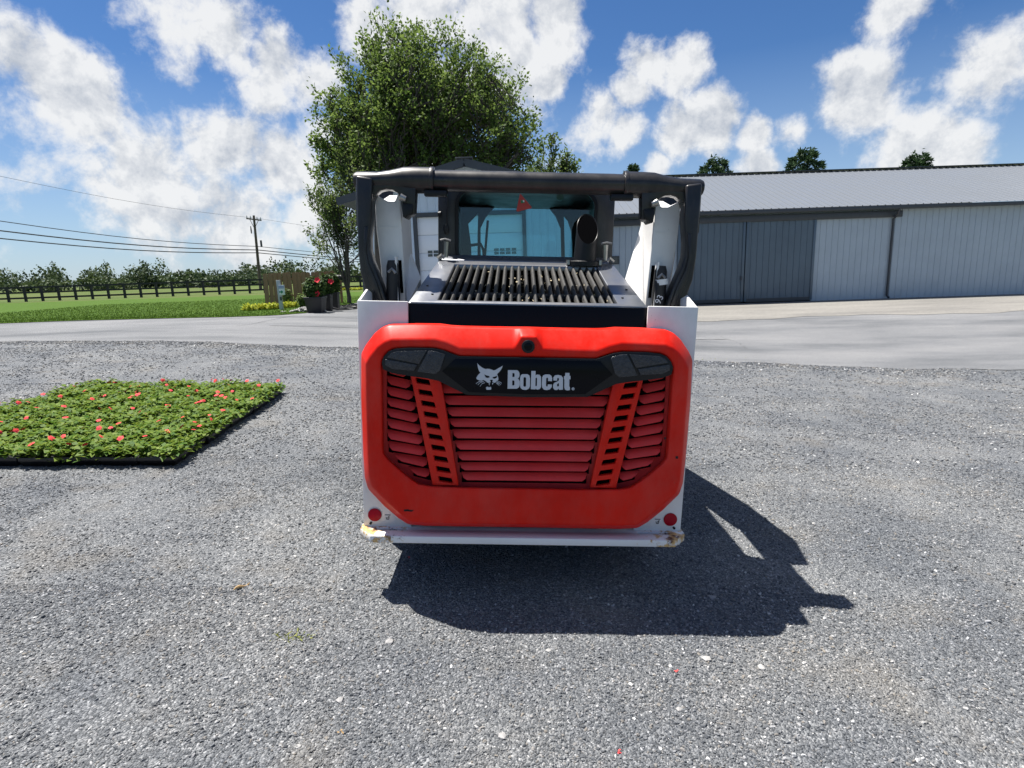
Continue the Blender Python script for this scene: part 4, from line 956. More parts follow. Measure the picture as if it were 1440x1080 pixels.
for s in (-1, 1):
    p = [Vector((XC + s*.30, 4.15, 1.1)), Vector((XC + s*.30, 4.12, 1.45)), Vector((XC + s*.29, 4.10, 1.58))]
    B(MB().tube(p, [.022, .02, .028], 8), 'joystick', 'interior', cab, smooth=True)
q = [pm(a, b, 4.35) for a, b in ((681, 372), (683.5, 340), (686, 310))]; B(MB().tube(q, .010, 6), 'wiper_arm', 'interior', cab, smooth=True)
q = [pm(a, b, 4.2) for a, b in ((662, 345), (676, 343), (680, 352), (681, 368))]; B(MB().tube(q, .012, 6), 'grab_handle', 'interior', cab, smooth=True)
# cable, marker lamp and decal at the back of the cab
q = [pm(a, b, YC0 - .012) for a, b in ((629, 262), (629, 290), (628, 318))]; cb = B(MB().tube(q, .005, 6), 'cable', 'hose', cab, smooth=True)
q = [pm(a, b, YC0 - .016) for a, b in ((627.5, 316), (627.5, 323), (628, 329))]; B(MB().tube(q, [.011, .018, .010], 10), 'cable_boot', 'hose', cab, smooth=True)
q = [pm(a, b, YC0 - .01) for a, b in ((616, 301), (620, 301))]; B(MB().tube(q, [.013, .016], 10), 'knob', 'plastic', cab, smooth=True)
dc = B(pxplate([(731.3,272),(734,275),(748,291.5),(746.5,293),(728,297.5),(726,296.5)], YC0 - .002, YC0 + .0045, False, YC0), 'warning_tag', 'decal_red', cab)
B(pxplate([(732,282),(736.5,281.5),(738,285),(733,286)], YC0 - .0035, YC0 - .001, False, YC0), 'tag_emblem', 'green', dc); B(pxplate([(735,281.5),(737,281.5),(737.5,284),(735.5,284.4)], YC0 - .005, YC0 - .003, False, YC0), 'tag_mark', 'labelwhite', dc)
B(disc(Vector((pm(790, 274, YC0).x, 0, pm(790, 274, YC0).z)), .02, YC0 + .10, YC0 + .12, 12), 'dome_lamp', 'chrome', cab)
# --- loader arm cross tube and knuckles
YBR = 2.955
def xs(px): return pm(px, 255, YBR).x
zb_ = pm(741, 257, YBR).z; half = XC - xs(500)
prof = [(half, .036, .052), (half*.985, .042, .056), (half*.87, .044, .056), (half*.80, .048, .056), (half*.72, .060, .060), (half*.66, .062, .062), (half*.555, .062, .062), (half*.553, .050, .050)]
full = [(-a, b, c) for a, b, c in prof] + [(a, b, c) for a, b, c in reversed(prof)]
n = 24; rings = []
for x, rz, ry in full:
    dz = 0 if abs(x) < half*.75 else -.008*min(1, (abs(x)/half - .75)/.1)
    rings.append([Vector((XC + x, YBR + ry*math.cos(2*math.pi*k/n), zb_ + dz + rz*math.sin(2*math.pi*k/n))) for k in range(n)])
bar = B(MB().loft(rings), 'arm_cross_tube', 'black', smooth=True, bevel=.0)
for s in (-1, 1):
    cl = MB(); x0 = XC + s*half*.557
    for r_, w in ((.0645, .010),): cl.loft([[Vector((x0 + t, YBR + r_*math.cos(2*math.pi*k/n), zb_ + r_*math.sin(2*math.pi*k/n))) for k in range(n)] for t in (-w, w)])
    c_ = B(cl, 'tube_collar', 'black', bar, smooth=True, bevel=.003)
    B(MB().box(x0 - s*.02 - .055, x0 - s*.02 + .055, YBR - .05, YBR - .005, zb_ - .078, zb_ - .05), 'clamp', 'plastic', bar, bevel=.005)
def arm_side(mirror):
    f = mir if mirror else (lambda p: Vector(p))
    # end web with an arch over the white upright
    web = pxplate([(499.5,244),(575,249),(585,262),(583,300),(577,303),(566,302),(563,281),(560,272),(552,267),(543,265.5),(534,267.5),(527,273),(523,283),(522,318),(500.5,318)], YBR - .045, YBR + .03, mirror, YBR - .045)
    B(web, 'arm_knuckle', 'black', bevel=.006, angle=40)
    lk = pxplate([(499.5,246),(523,250),(522.5,300),(519,335),(519.5,352),(523,366),(533,392),(546,430),(523,432),(514,408),(506.5,384),(503,352)], YBR - .075, YBR + .02, mirror, YBR - .075)
    lk = B(lk, 'lower_link', 'black', bevel=.012, seg=3, angle=40)
    rb = pxplate([(512,318),(518,318),(514.5,352),(518,370),(530,398),(538,424),(530,424),(515,385),(510.5,352)], YBR - .088, YBR - .07, mirror, YBR - .088); B(rb, 'link_rib', 'black', lk, bevel=.006, angle=40)
    # pivot pin block beside the upright
    y = YBR - .07
    q = [f(pm(a, b, y)) for a, b in ((563, 277), (571, 280))]; pb = B(MB().tube([q[0], q[1]], [.018, .014], 12), 'pivot_pin', 'chrome', smooth=True)
    B(pxplate([(565,284),(581,287),(580,301),(573,303),(570,307),(566,305)], YBR - .055, YBR + .06, mirror, YBR - .06), 'pin_block', 'plastic', bevel=.006, angle=40)
    # white upright
    Y0, Y1 = 2.985, 3.30
    o = [(527.5,274),(529.5,271.5),(533,276.5),(545,283),(555,283.5),(558.5,275),(561,270.5),(563,273),(565,325),(567.5,366),(571,432),(541,432),(537.5,400),(535.5,375),(529.5,325),(528,300)]
    up = B(pxplate(o, Y0, Y0 + .02, mirror, Y0), 'upright', 'white', bevel=.006, angle=40)
    A = [f(pm(a, b, Y0 + .021)) for a, b in ((563,276),(565,325),(567.5,366),(571,432))]; A2 = [Vector((p.x, Y1, p.z)) for p in A]
    t = Vector((-.012 if not mirror else .012, 0, 0))
    B(MB().add(A + A2 + [p + t for p in A] + [p + t for p in A2], [(i, i+1, i+5, i+4) for i in range(3)] + [(i+8, i+9, i+13, i+12) for i in range(3)] + [(0, 4, 12, 8), (3, 7, 15, 11), (0,1,9,8),(1,2,10,9),(2,3,11,10),(4,5,13,12),(5,6,14,13),(6,7,15,14)]), 'inner_cheek', 'white', up)
    A = [f(pm(a, b, Y0 + .021)) for a, b in ((529,276),(530.5,325),(536.5,375),(542,432))]; A2 = [Vector((p.x, Y1, p.z)) for p in A]
    B(MB().add(A + A2 + [p - t for p in A] + [p - t for p in A2], [(i, i+1, i+5, i+4) for i in range(3)] + [(i+8, i+9, i+13, i+12) for i in range(3)] + [(0, 4, 12, 8), (3, 7, 15, 11), (0,1,9,8),(1,2,10,9),(2,3,11,10),(4,5,13,12),(5,6,14,13),(6,7,15,14)]), 'outer_cheek', 'white', up)
    q = [f(pm(a, 284.5, Y0)) for a in (530.5, 561)]; zc = pm(545, 274.5, Y1).z; q = [Vector((q[0].x, Y0 + .021, q[0].z)), Vector((q[1].x, Y0 + .021, q[1].z)), Vector((q[1].x, Y1, zc)), Vector((q[0].x, Y1, zc))]; d = Vector((0, 0, .012))
    B(MB().add([p - d for p in q] + q, [(3,2,1,0),(4,5,6,7),(0,1,5,4),(1,2,6,5),(2,3,7,6),(3,0,4,7)]), 'top_cap', 'white', up)
    B(pxplate([(533,318.5),(561,318.5),(561,320),(533,320)], Y0 - .003, Y0 + .003, mirror, Y0), 'weld_seam', 'white', up)
    # sloping gusset on the inner side
    if not mirror: g0 = [pm(568,345,3.24), pm(579,357,3.24), pm(592,391,3.12), pm(573,428,3.01)]
    else: g0 = [pm(906,312,3.26), pm(904,318,3.26), pm(881.5,393,3.14), pm(906,434,3.01)]
    nn = (g0[1] - g0[0]).cross(g0[3] - g0[0]).normalized()*.012
    B(MB().add(g0 + [p + nn for p in g0], [(0,1,2,3),(7,6,5,4),(0,4,5,1),(1,5,6,2),(2,6,7,3),(3,7,4,0)]), 'gusset', 'white', up)
    # lift cylinder with hoses
    y = Y0 - .05
    q = [f(pm(a, b, y)) for a, b in ((551.5,366),(552,374),(553,395),(553,440))]; cy = B(MB().tube(q, [.022, .031, .034, .034], 16), 'lift_cylinder', 'hose', smooth=True)
    q = [f(pm(a, b, y - .03)) for a, b in ((546,383),(551,378),(556.5,384))]; B(MB().tube(q, .008, 6), 'cylinder_clip', 'chrome', cy, smooth=True)
    B(pxplate([(556,361),(558.5,361),(562,432),(559.5,432)], y - .02, y + .02, mirror, y), 'cylinder_guard', 'white', cy)
    B(pxplate([(560,366),(564.5,366),(567.5,412),(563.5,412)], Y0 - .004, Y0 + .006, mirror, Y0), 'upright_slot', 'dark', up)
    if mirror:
        q = [pm(a, b, y - .002) for a, b in ((929.5,392.5),(930,400.5))]; B(MB().tube(q, .0355, 16), 'label_band', 'labelwhite', cy, smooth=True)
        tx = bpy.data.curves.new('txt', 'FONT'); tx.body = '93'; tx.size = .045; to = bpy.data.objects.new('txt', tx); COL.objects.link(to)
        bpy.context.view_layer.update(); me = bpy.data.meshes.new_from_object(to.evaluated_get(bpy.context.evaluated_depsgraph_get())); bpy.data.objects.remove(to)
        p = pm(928, 428.5, y - .037) - OFF; o2 = link('cylinder_number', me, M['labelwhite'], cy); o2.location = p; o2.rotation_euler = (R(90), R(-68), 0)
        me.materials.clear(); me.materials.append(M['labelwhite'])
    # forward loader arm, out of view; made deep and flared to fill the cast shadow
    s = 1 if mirror else -1
    arm = MB(); pts = [(3.305, 1.82, .16), (3.6, 1.74, .24), (4.1, 1.48, .32), (4.7, 1.10, .24), (5.15, .75, .10), (5.3, .38, .08)]
    rg = []
    for i, (yy, zz, hh) in enumerate(pts):
        X = XC + s*(.785 if i == 0 else .855)
        rg.append([Vector((X + a*.055, yy + (.25*hh if i > 2 else 0)*b_, zz + hh*b_*(1 if i < 3 else .75))) for a, b_ in ((-1,-1),(1,-1),(1,1),(-1,1))])
    B(arm.loft(rg), 'loader_arm', 'black', bevel=.012, angle=30)
    B(MB().tube([(XC + s*.70, 3.05, 1.0), (XC + s*.72, 3.7, 1.18), (XC + s*.74, 3.7, 1.18), (XC + s*.78, 4.35, 1.34)], [.06, .06, .035, .035], 12), 'shadow_fill_ram', 'hose', smooth=True)  # unseen ram, added to fill the lit gap in the machine's shadow
both(arm_side)
# --- wheels and bucket
def wheel(x, y):
    mb = MB(); n = 40; r = .42; w = .15
    pr = [(-w*.9, .24), (-w, .33), (-w*.92, .395), (-w*.6, .408), (w*.6, .408), (w*.92, .395), (w, .33), (w*.9, .24)]
    mb.loft([[Vector((x + a, y + q*math.cos(2*math.pi*k/n), r + q*math.sin(2*math.pi*k/n))) for k in range(n)] for a, q in pr], caps=True)
    for k in range(22):
        a = 2*math.pi*k/22; s = 1 if k % 2 else -1
        m4 = Matrix.Translation((x, y, r)) @ Matrix.Rotation(a, 4, 'X') @ Matrix.Rotation(s*.5, 4, 'Z')
        mb.box(-.02 if s > 0 else -.14, .14 if s > 0 else .02, -.022, .022, .395, .424, m4)
    ty = B(mb, 'wheel', 'rubber')
    sd = 1 if x > XC else -1
    B(MB().loft([[Vector((x + sd*a, y + q*math.cos(2*math.pi*k/n), r + q*math.sin(2*math.pi*k/n))) for k in range(n)] for a, q in ((w*.6, .255), (w*1.0, .25), (w*.95, .22), (w*.5, .12))]), 'rim', 'white', ty, smooth=True)
for x in (XC - .665, XC + .665):
    for y in (3.46, 4.52): wheel(x, y)
bp_ = [(5.32,.62),(5.30,.10),(5.38,.03),(6.15,.012),(6.15,.03),(5.42,.055),(5.345,.12),(5.37,.62)]
bk = MB().plate([(a, b) for a, b in bp_], [], lambda u, v, w: (w, u, v), XC - .90, XC + .90)
bk = B(bk, 'bucket', 'black', bevel=.004, angle=40)
for s in (-1, 1): B(MB().plate([(5.33,.62),(5.34,.08),(6.1,.03),(5.75,.45)], [], lambda u, v, w: (w, u, v), XC + s*.9 - .012, XC + s*.9 + .012), 'bucket_side', 'black', bk)
# ------------------------------------------------------------------ nursery trays of bedding plants
def trays():
    A, Bp = gp(401, 553), gp(316, 612)              # front right edge of the block on the ground
    d = Vector((Bp.x - A.x, Bp.y - A.y, 0)).normalized(); s = Vector((-d.y, d.x, 0))
    if s.x > 0: s = -s
    L_, W_t, H_t = .545, .285, .075
    words = ['at the corner of the block nearest the asphalt', 'along the open gravel side of the block']
    k = 0
    for j in range(8):
        for i in range(5):
            # i along the open edge (towards the camera), j away from the machine
            o = A + d*((i + .5)*(L_ + .012)) + s*((j + .5)*(W_t + .008)); o.z = hgt(o.x, o.y) + .008
            if o.x < -6.9: continue
            ang = math.atan2(d.y, d.x); o.x += random.uniform(-.012, .012); o.y += random.uniform(-.012, .012); ang_ = ang + random.uniform(-.03, .03); r = empty('plant_tray', o, ang_); r.rotation_euler = (0, 0, ang)
            nrm = Vector((TAN, 0, 1)).normalized(); r.rotation_mode = 'QUATERNION'
            r.rotation_quaternion = Vector((0, 0, 1)).rotation_difference(nrm) @ Matrix.Rotation(ang_, 3, 'Z').to_quaternion()
            if k == 0:
                mb = MB(); t = .006
                mb.loft([[Vector((sx*(L_/2 - q), sy*(W_t/2 - q), z)) for sx, sy in ((-1,-1),(1,-1),(1,1),(-1,1))] for q, z in ((.02, 0), (.004, H_t*.62), (.0, H_t*.62), (0, H_t), (.008, H_t), (.02, .01))], caps=False)
                mb.box(-L_/2 + .02, L_/2 - .02, -W_t/2 + .02, W_t/2 - .02, 0, H_t*.8)
                for q in range(4): mb.box(-L_/2 + .06 + q*.13, -L_/2 + .075 + q*.13, -W_t/2 - .003, -W_t/2 + .02, .0, H_t)
                tm = mb.mesh('tray_shell', bevel=.002)
                fm = []
                for v in range(5):
                    n = 760; P = np.stack([rng.uniform(-L_/2 - .01, L_/2 + .01, n), rng.uniform(-W_t/2 - .01, W_t/2 + .01, n), rng.uniform(H_t*.8, H_t + .085, n)], 1)
                    
                    ci = np.floor((P[:, 0] + L_/2)/L_*6).astype(int) % 6; cj = np.floor((P[:, 1] + W_t/2)/W_t*3).astype(int) % 3; gh = rng.uniform(.02, .10, (6, 3)); gh[rng.random((6, 3)) < .08] = -.02
                    fx = ((P[:, 0] + L_/2)/L_*6) % 1 - .5; fy = ((P[:, 1] + W_t/2)/W_t*3) % 1 - .5; m_ = np.sqrt(np.clip(1 - (fx**2 + fy**2)*1.9, 0, 1))
                    P[:, 2] = H_t*.85 + (gh[ci, cj]*1.15 + .012)*m_*rng.random(n)**.45; P[:, 0] += rng.normal(0, .008, n); P[:, 1] += rng.normal(0, .008, n)
                    up = rvec(n)*np.array([1, 1, .25]) + np.array([0, 0, .25]); nr = rvec(n)*.55 + np.array([0, 0, 1.0]); l = rng.uniform(.034, .072, n)
                    fm.append(leafmesh('foliage', P, nr, up, l, l*.62, np.clip(rng.normal(.45, .28, n), 0, 1), .18))
                fl = MB(); rr = random.Random(3)
                for q in range(9):
                    a = q*2.4; R_ = .017 if q < 5 else .010; m4 = Matrix.Rotation(a, 4, 'Z') @ Matrix.Rotation(.5 if q < 5 else 1.0, 4, 'Y')
                    fl.add([m4 @ Vector(p) for p in ((0,-.004,0),(R_*.7,-R_*.55,.004),(R_*1.1,0,.007),(R_*.7,R_*.55,.004),(0,.004,0))], [(0,1,2,3,4)])
                flm = fl.mesh('flower')
            link('tray_shell', tm, M['tray'], r); f = link('foliage', fm[(k*7 + j) % 5], M['leaf_bedding'], r); f['kind'] = 'stuff'
            for q in range(random.choice((1, 2, 2, 3, 4, 5))):
                fo = link('flower', flm, M['petal_coral'] if random.random() < .75 else M['petal_red'], r); fo.location = (random.uniform(-.24, .24), random.uniform(-.12, .12), H_t + random.uniform(.075, .12)); fo.rotation_euler = (random.uniform(-.1, 1.0), random.uniform(-.6, .6), random.uniform(0, 6)); sc = random.uniform(.85, 1.45); fo.scale = (sc,)*3
            on = ['first', 'second', 'third', 'fourth', 'fifth', 'sixth', 'seventh', 'eighth', 'ninth', 'tenth', 'eleventh']
            if j == 0 and i == 0: lab = 'black nursery tray of bedding plants at the block corner nearest the asphalt'
            elif j == 0: lab = 'black plant tray on the gravel side of the block, %s from the asphalt end' % on[i]
            elif i == 0: lab = 'plant tray at the asphalt end of the block, %s row from its open gravel side' % on[j]
            else: lab = 'inner plant tray, %s row from the gravel side, %s from the asphalt end' % (on[j], on[i])
            tag(r, lab, 'plant tray', 'nursery trays set edge to edge on the gravel'); k += 1
trays()

# ------------------------------------------------------------------ planters
def clump(n, rx, rz, zc, leaf, flat=.5, hollow=.35):
    d = rvec(n); q = d*(rng.random((n, 1))**hollow)*np.array([rx, rx, rz]) + np.array([0, 0, zc])
    l = leaf*rng.uniform(.7, 1.3, n)
    return leafmesh('foliage', q, d*.6 + rvec(n)*.6 + np.array([0, 0, flat]), rvec(n) + np.array([0, 0, -.2]), l, l*.6, np.clip(rng.normal(.4, .3, n), 0, 1), .15)
def flower_mesh(r_):
    fl = MB()
    for q in range(5):
        m4 = Matrix.Rotation(q*1.2566, 4, 'Z') @ Matrix.Rotation(-.35, 4, 'Y')
        fl.add([m4 @ Vector(p) for p in ((0,0,0),(r_*.55,-r_*.42,0),(r_,-.1*r_,.0),(r_*.85,r_*.3,0),(r_*.5,r_*.40,0))], [(0,1,2,3,4)])
    return fl.mesh('flower')
FM = flower_mesh(.10)
def planter(pxl, pxr, pyb, pyt, lab, fls, seed, wide=1.0):
    b = gp((pxl + pxr)/2, pyb); Y = b.y + .2; xl, xr = at(pxl, pyt, Y).x, at(pxr, pyt, Y).x; rt = (xr - xl)/2; h = at(0.5*(pxl + pxr), pyt, Y).z - b.z
    r = empty('flower_planter', Vector(((xl + xr)/2, Y, hgt(b.x, Y) + .016)))
    n = 4; q = lambda rad, z: [Vector((rad*a, rad*c, z)) for a, c in ((-1,-1),(1,-1),(1,1),(-1,1))]
    MB().loft([q(rt*.78, 0), q(rt*.97, h*.9), q(rt*1.03, h*.9), q(rt*1.03, h), q(rt*.9, h), q(rt*.86, h*.88)]).build('pot', M['pot'], r, bevel=.03, seg=3, angle=50)
    np.random.seed(seed); f = link('foliage', clump(1500, rt*1.15*wide, .42, h + .30, .12, .3), M['leaf_pot'], r)
    for (px, py) in fls:
        p = at(px, py, Y - rt*.9) - r.location; fo = link('flower', FM, M['petal_red'], r); fo.location = p; fo.rotation_euler = (R(70), random.uniform(-.3, .3), random.uniform(-.4, .4)); fo.scale = (1.2,)*3
    tag(r, lab, 'planter')
planter(431, 456, 440.5, 418, 'wide black planter with red flowers beside the pebble bed', [(446.5,394),(447,413.5)], 1)
planter(453, 466, 438, 414, 'middle black flower planter between the other two by the fence', [(465,396)], 2, 1.2)
planter(463, 476, 436, 411.5, 'black planter with red blooms next to the coiled hose', [(466,403.5)], 3)

# ------------------------------------------------------------------ bed by the fence: signs, plants, boards
def board_fence():
    a, b = gp(371, 432), gp(471, 430); Ya = a.y + 1.3; Yb = Ya + .6
    xa, xb = at(369.5, 400, Ya).x, at(471, 400, Yb).x; za = hgt(xa, Ya); zt0 = at(372, 384, Ya).z
    root = empty('board_fence', Vector(((xa + xb)/2, (Ya + Yb)/2, za))); off = Vector(root.location); n = 15
    for i in range(n):
        t = (i + .5)/n; x = xa + (xb - xa)*t; y = Ya + (Yb - Ya)*t; w = (xb - xa)/n*.95; zt = zt0 + random.uniform(-.03, .03); lean = random.uniform(-.025, .025); yy = y + random.uniform(0, .03)
        x0, x1 = -w/2, w/2
        mb = MB().plate([(x0, -.06), (x1, -.06), (x1 + lean, zt - za - .06), (x1 - .03 + lean, zt - za), (x0 + .03 + lean, zt - za), (x0 + lean, zt - za - .06)], [], lambda u, v, ww: (u, ww, v), 0, .022)
        o = mb.build('board', M['wood'], root); o.location = Vector((x, yy, za)) - off
    for f in (.28, .8):
        MB().bar(Vector((xa, Ya + .06, za + (zt0 - za)*f)) - off, Vector((xb, Yb + .06, za + (zt0 - za)*f)) - off, .04, .09).build('rail', M['wood'], root)
    for t in (0.02, .5, .98):
        x = xa + (xb - xa)*t; y = Ya + (Yb - Ya)*t; MB().box(-.05, .05, .09, .19, -.1, zt0 - za - .04).build('post', M['wood'], root, loc=Vector((x, y, za)) - off)
    tag(root, 'weathered brown upright-board fence behind the planters', 'fence')
    return Ya, xb, Yb, za
FYa, FXb, FYb, FZ = board_fence()
def trellis():
    Y = FYa - .25; p = lambda a, b: at(a, b, Y); z0 = hgt(p(462, 410).x, Y)
    x0, x1 = p(453, 400).x, p(471.5, 400).x; zt = p(462, 386.5).z; r = empty('timber_frame', Vector(((x0 + x1)/2, Y, z0))); o = Vector(r.location)
    for x in (x0, x1): MB().box(x - .045, x + .045, Y - .05, Y + .04, z0 - .05, zt + (.08 if x == x1 else 0)).build('post', M['woodpost'], r, o)
    for z in (zt - .05, zt - .62): MB().box(x0 + .045, x1 - .045, Y - .04, Y + .03, z - .045, z + .045).build('rail', M['woodpost'], r, o)
    tag(r, 'pale timber post frame standing against the board fence', 'timber frame')
    # mailbox on its own post
    X0, X1 = at(472, 390, Y + .5).x, at(484, 390, Y + .5).x; Z0, Z1 = at(478, 394, Y + .5).z, at(478, 386.5, Y + .5).z
    m = empty('mailbox', Vector(((X0 + X1)/2, Y + .5, hgt(X0, Y) ))); o = Vector(m.location)
    h = Z1 - Z0; pr = [(-h*.5, 0), (h*.5, 0), (h*.5, h*.55)] + [(h*.5*math.cos(R(a)), h*.55 + h*.45*math.sin(R(a))) for a in range(20, 180, 20)] + [(-h*.5, h*.55)]
    MB().plate(pr, [], lambda u, v, w: (w, u, Z0 - o.z + v), X0 - o.x, X1 - o.x).build('box', M['blackfence'], m, bevel=.01, angle=40)
    MB().box(-.05, .05, -.05, .05, -.1, Z0 - o.z).build('post', M['wood'], m)
    MB().box(X1 - o.x, X1 - o.x + .012, -.02, .02, Z0 - o.z + .05, Z0 - o.z + .22).build('flag', M['blackfence'], m)
    tag(m, 'black arched mailbox on a wooden post beside the timber frame', 'mailbox')
trellis()
def sign_post():
    b = gp(397, 437); Y = b.y; p = lambda a, c: at(a, c, Y); r = empty('sign_post', b); o = Vector(b)
    zt = p(391, 394).z; x0, x1 = p(388.5, 400).x, p(393.5, 400).x; lean = (p(395.5, 435).x - p(390.5, 395).x)
    zb = b.z - .1
    def xat(z): return lean*(zt - z)/(zt - zb)
    q = []
    for z in (zb, zt): q.append([Vector((x + xat(z), yy, z)) for x, yy in ((x0, Y), (x1, Y), (x1, Y + .1), (x0, Y + .1))])
    MB().loft(q).build('post', M['postgrey'], r, o, bevel=.008)
    s = MB().plate([(p(392,401).x, p(392,415).z), (p(400,401).x, p(392,415).z), (p(400,401).x, p(392,401).z), (p(392,401).x, p(392,401).z)], [], lambda u, v, w: (u, w, v), Y - .04, Y - .012).build('sign_board', M['signwhite'], r, o, bevel=.004)
    hd = [p(392.4, 406), p(399.6, 401.3)]; MB().box(hd[0].x, hd[1].x, Y - .044, Y - .039, hd[0].z, hd[1].z).build('sign_header', M['signblue'], s, o)
    ar = [(393,409.6),(396,409.6),(396,408),(399.2,410.5),(396,413),(396,411.4),(393,411.4)]
    MB().plate([(p(a, c).x, p(a, c).z) for a, c in ar], [], lambda u, v, w: (u, w, v), Y - .046, Y - .039).build('arrow', M['green'], s, o)
    lt = [p(394.3, 422.5), p(396.3, 417.5)]; MB().box(lt[0].x, lt[1].x, Y - .03, Y - .002, lt[0].z, lt[1].z).build('outlet_box', M['trim'], r, o)
    tag(r, 'grey post with a small white sign and green right-pointing arrow', 'sign post')
sign_post()
def hosta(px, py, rpx, label, m='leaf_yellow', group='yellow-green bedding clumps', n=150, name='yellow_plant', hh=.30):
    b = gp(px, py); R_ = rpx*b.y/F_; a = rng.uniform(0, 6.28, n); el = rng.uniform(.25, 1.2, n)
    d = np.stack([np.cos(a)*np.cos(el), np.sin(a)*np.cos(el), np.sin(el)], 1); st = d*rng.uniform(.1, .55, (n, 1))*R_*np.array([1, 1, hh/.3*.8]) + np.array([0, 0, .02])
    o = link(name, leafmesh(name, st, np.cross(d, rvec(n)) + np.array([0, 0, .7]), d + np.array([0, 0, -.25]), R_*rng.uniform(.4, .75, n), R_*.22, np.clip(rng.normal(.55, .3, n), 0, 1), .2), M[m]); o.location = b
    tag(o, label, 'plant', group)
for i, px in enumerate((347, 354, 362, 369, 376, 383, 389)): hosta(px, 438 - .25*i + random.uniform(-.7, .7), 7.5, 'low yellow-green clump edging the lawn, %s from the sign post' % ['seventh', 'sixth', 'fifth', 'fourth', 'third', 'second', 'first'][i], hh=.85)
for i, px in enumerate((401, 407, 414)): hosta(px, 434.5 - i*.6, 7, 'low yellow-green clump towards the pebbles, %s from the sign post' % ['first', 'second', 'third'][i], hh=.85)
for i, px in enumerate((478, 485, 492, 499, 506)): hosta(px, 408.5 - i*.15, 5, 'far yellow-green clump along the lane edge, %s from the mailbox' % ['first', 'second', 'third', 'fourth', 'fifth'][i])
for px, py, rp, hh, nm, lab in ((405, 430, 6, 2.0, 'small_shrub', 'small upright green shrub behind the sign post'), (426, 434, 7, 1.5, 'leafy_shrub', 'loose yellow-tinged shrub beside the wide planter')):
    b = gp(px, py); R_ = rp*b.y/F_
    o = link(nm, clump(420, R_, R_*hh, R_*hh, .10), M['leaf_light']); o.location = b; tag(o, lab, 'shrub')
def pebbles():
    b = gp(425, 440.5); mb = MB()
    for i in range(160):
        x, y = b.x + random.gauss(0, .28), b.y + abs(random.gauss(0, .35)); r = random.uniform(.03, .075); z = hgt(x, y) + .035 + r*.3 + max(0, .16 - .35*abs(x - b.x))*random.random()
        bm = [Vector((random.uniform(-.1, .1), random.uniform(-.1, .1), 1)), ]
        mb.add([Vector((x, y, z)) + Vector(p)*r*random.uniform(.7, 1.2) for p in ((1,0,0),(0,1,0),(-1,0,0),(0,-1,0),(0,0,.8),(0,0,-.8))], [(0,1,4),(1,2,4),(2,3,4),(3,0,4),(1,0,5),(2,1,5),(3,2,5),(0,3,5)])
    tag(mb.build('pebble_heap', M['rockwhite']), 'small heap of pale pebbles beside the wide planter', 'pebbles', kind='stuff')
pebbles()
def hose():
    mb = MB(); base = gp(488, 434); P = []
    for i in range(90):
        a = i*.33; rr_ = .55 + .25*math.sin(i*.13); P.append(Vector((base.x + math.cos(a)*rr_*1.25 + .2, base.y + math.sin(a)*rr_*1.6, hgt(base.x, base.y) + .045 + .012*(i % 7) + .02*math.sin(i*.7))))
    e = gp(512, 436); P += [P[-1].lerp(Vector((e.x + k*.4, e.y - .2*k, hgt(e.x, e.y) + .04)), k/4) for k in range(1, 5)]
    tag(mb.tube(P, .021, 6).build('garden_hose', M['hose'], smooth=True), 'dark garden hose coiled on the asphalt beside the planters', 'hose')
hose()
# black rail fence across the field, in two runs
def rail_fence(pa, pb, Y0, Y1, label, n):
    a, b = at(pa[0], pa[1], Y0), at(pb[0], pb[1], Y1); r = empty('rail_fence', Vector(((a.x + b.x)/2, (Y0 + Y1)/2, hgt(a.x, Y0)))); o = Vector(r.location); hF = 1.25
    zg = lambda x, y: hgt(x, y)
    for i in range(n + 1):
        t = i/n; x = a.x + (b.x - a.x)*t; y = Y0 + (Y1 - Y0)*t
        MB().box(x - .08, x + .08, y - .08, y + .08, zg(x, y) - .1, zg(x, y) + hF + .05).build('post', M['blackfence'], r, o)
        if i < n:
            x2 = a.x + (b.x - a.x)*(i+1)/n; y2 = Y0 + (Y1 - Y0)*(i+1)/n
            for f in (.25, .62, .97): MB().bar(Vector((x, y - .1, zg(x, y) + hF*f)) - o, Vector((x2, y2 - .1, zg(x2, y2) + hF*f)) - o, .035, .15).build('rail', M['blackfence'], r)
    tag(r, label, 'fence', None)
rail_fence((-40, 405), (372, 405), 50, 54, 'black three-rail fence running across the lawn to the utility pole', 18)
rail_fence((474, 404), (540, 404), 54, 55, 'short run of black rail fence behind the slim tree', 4)
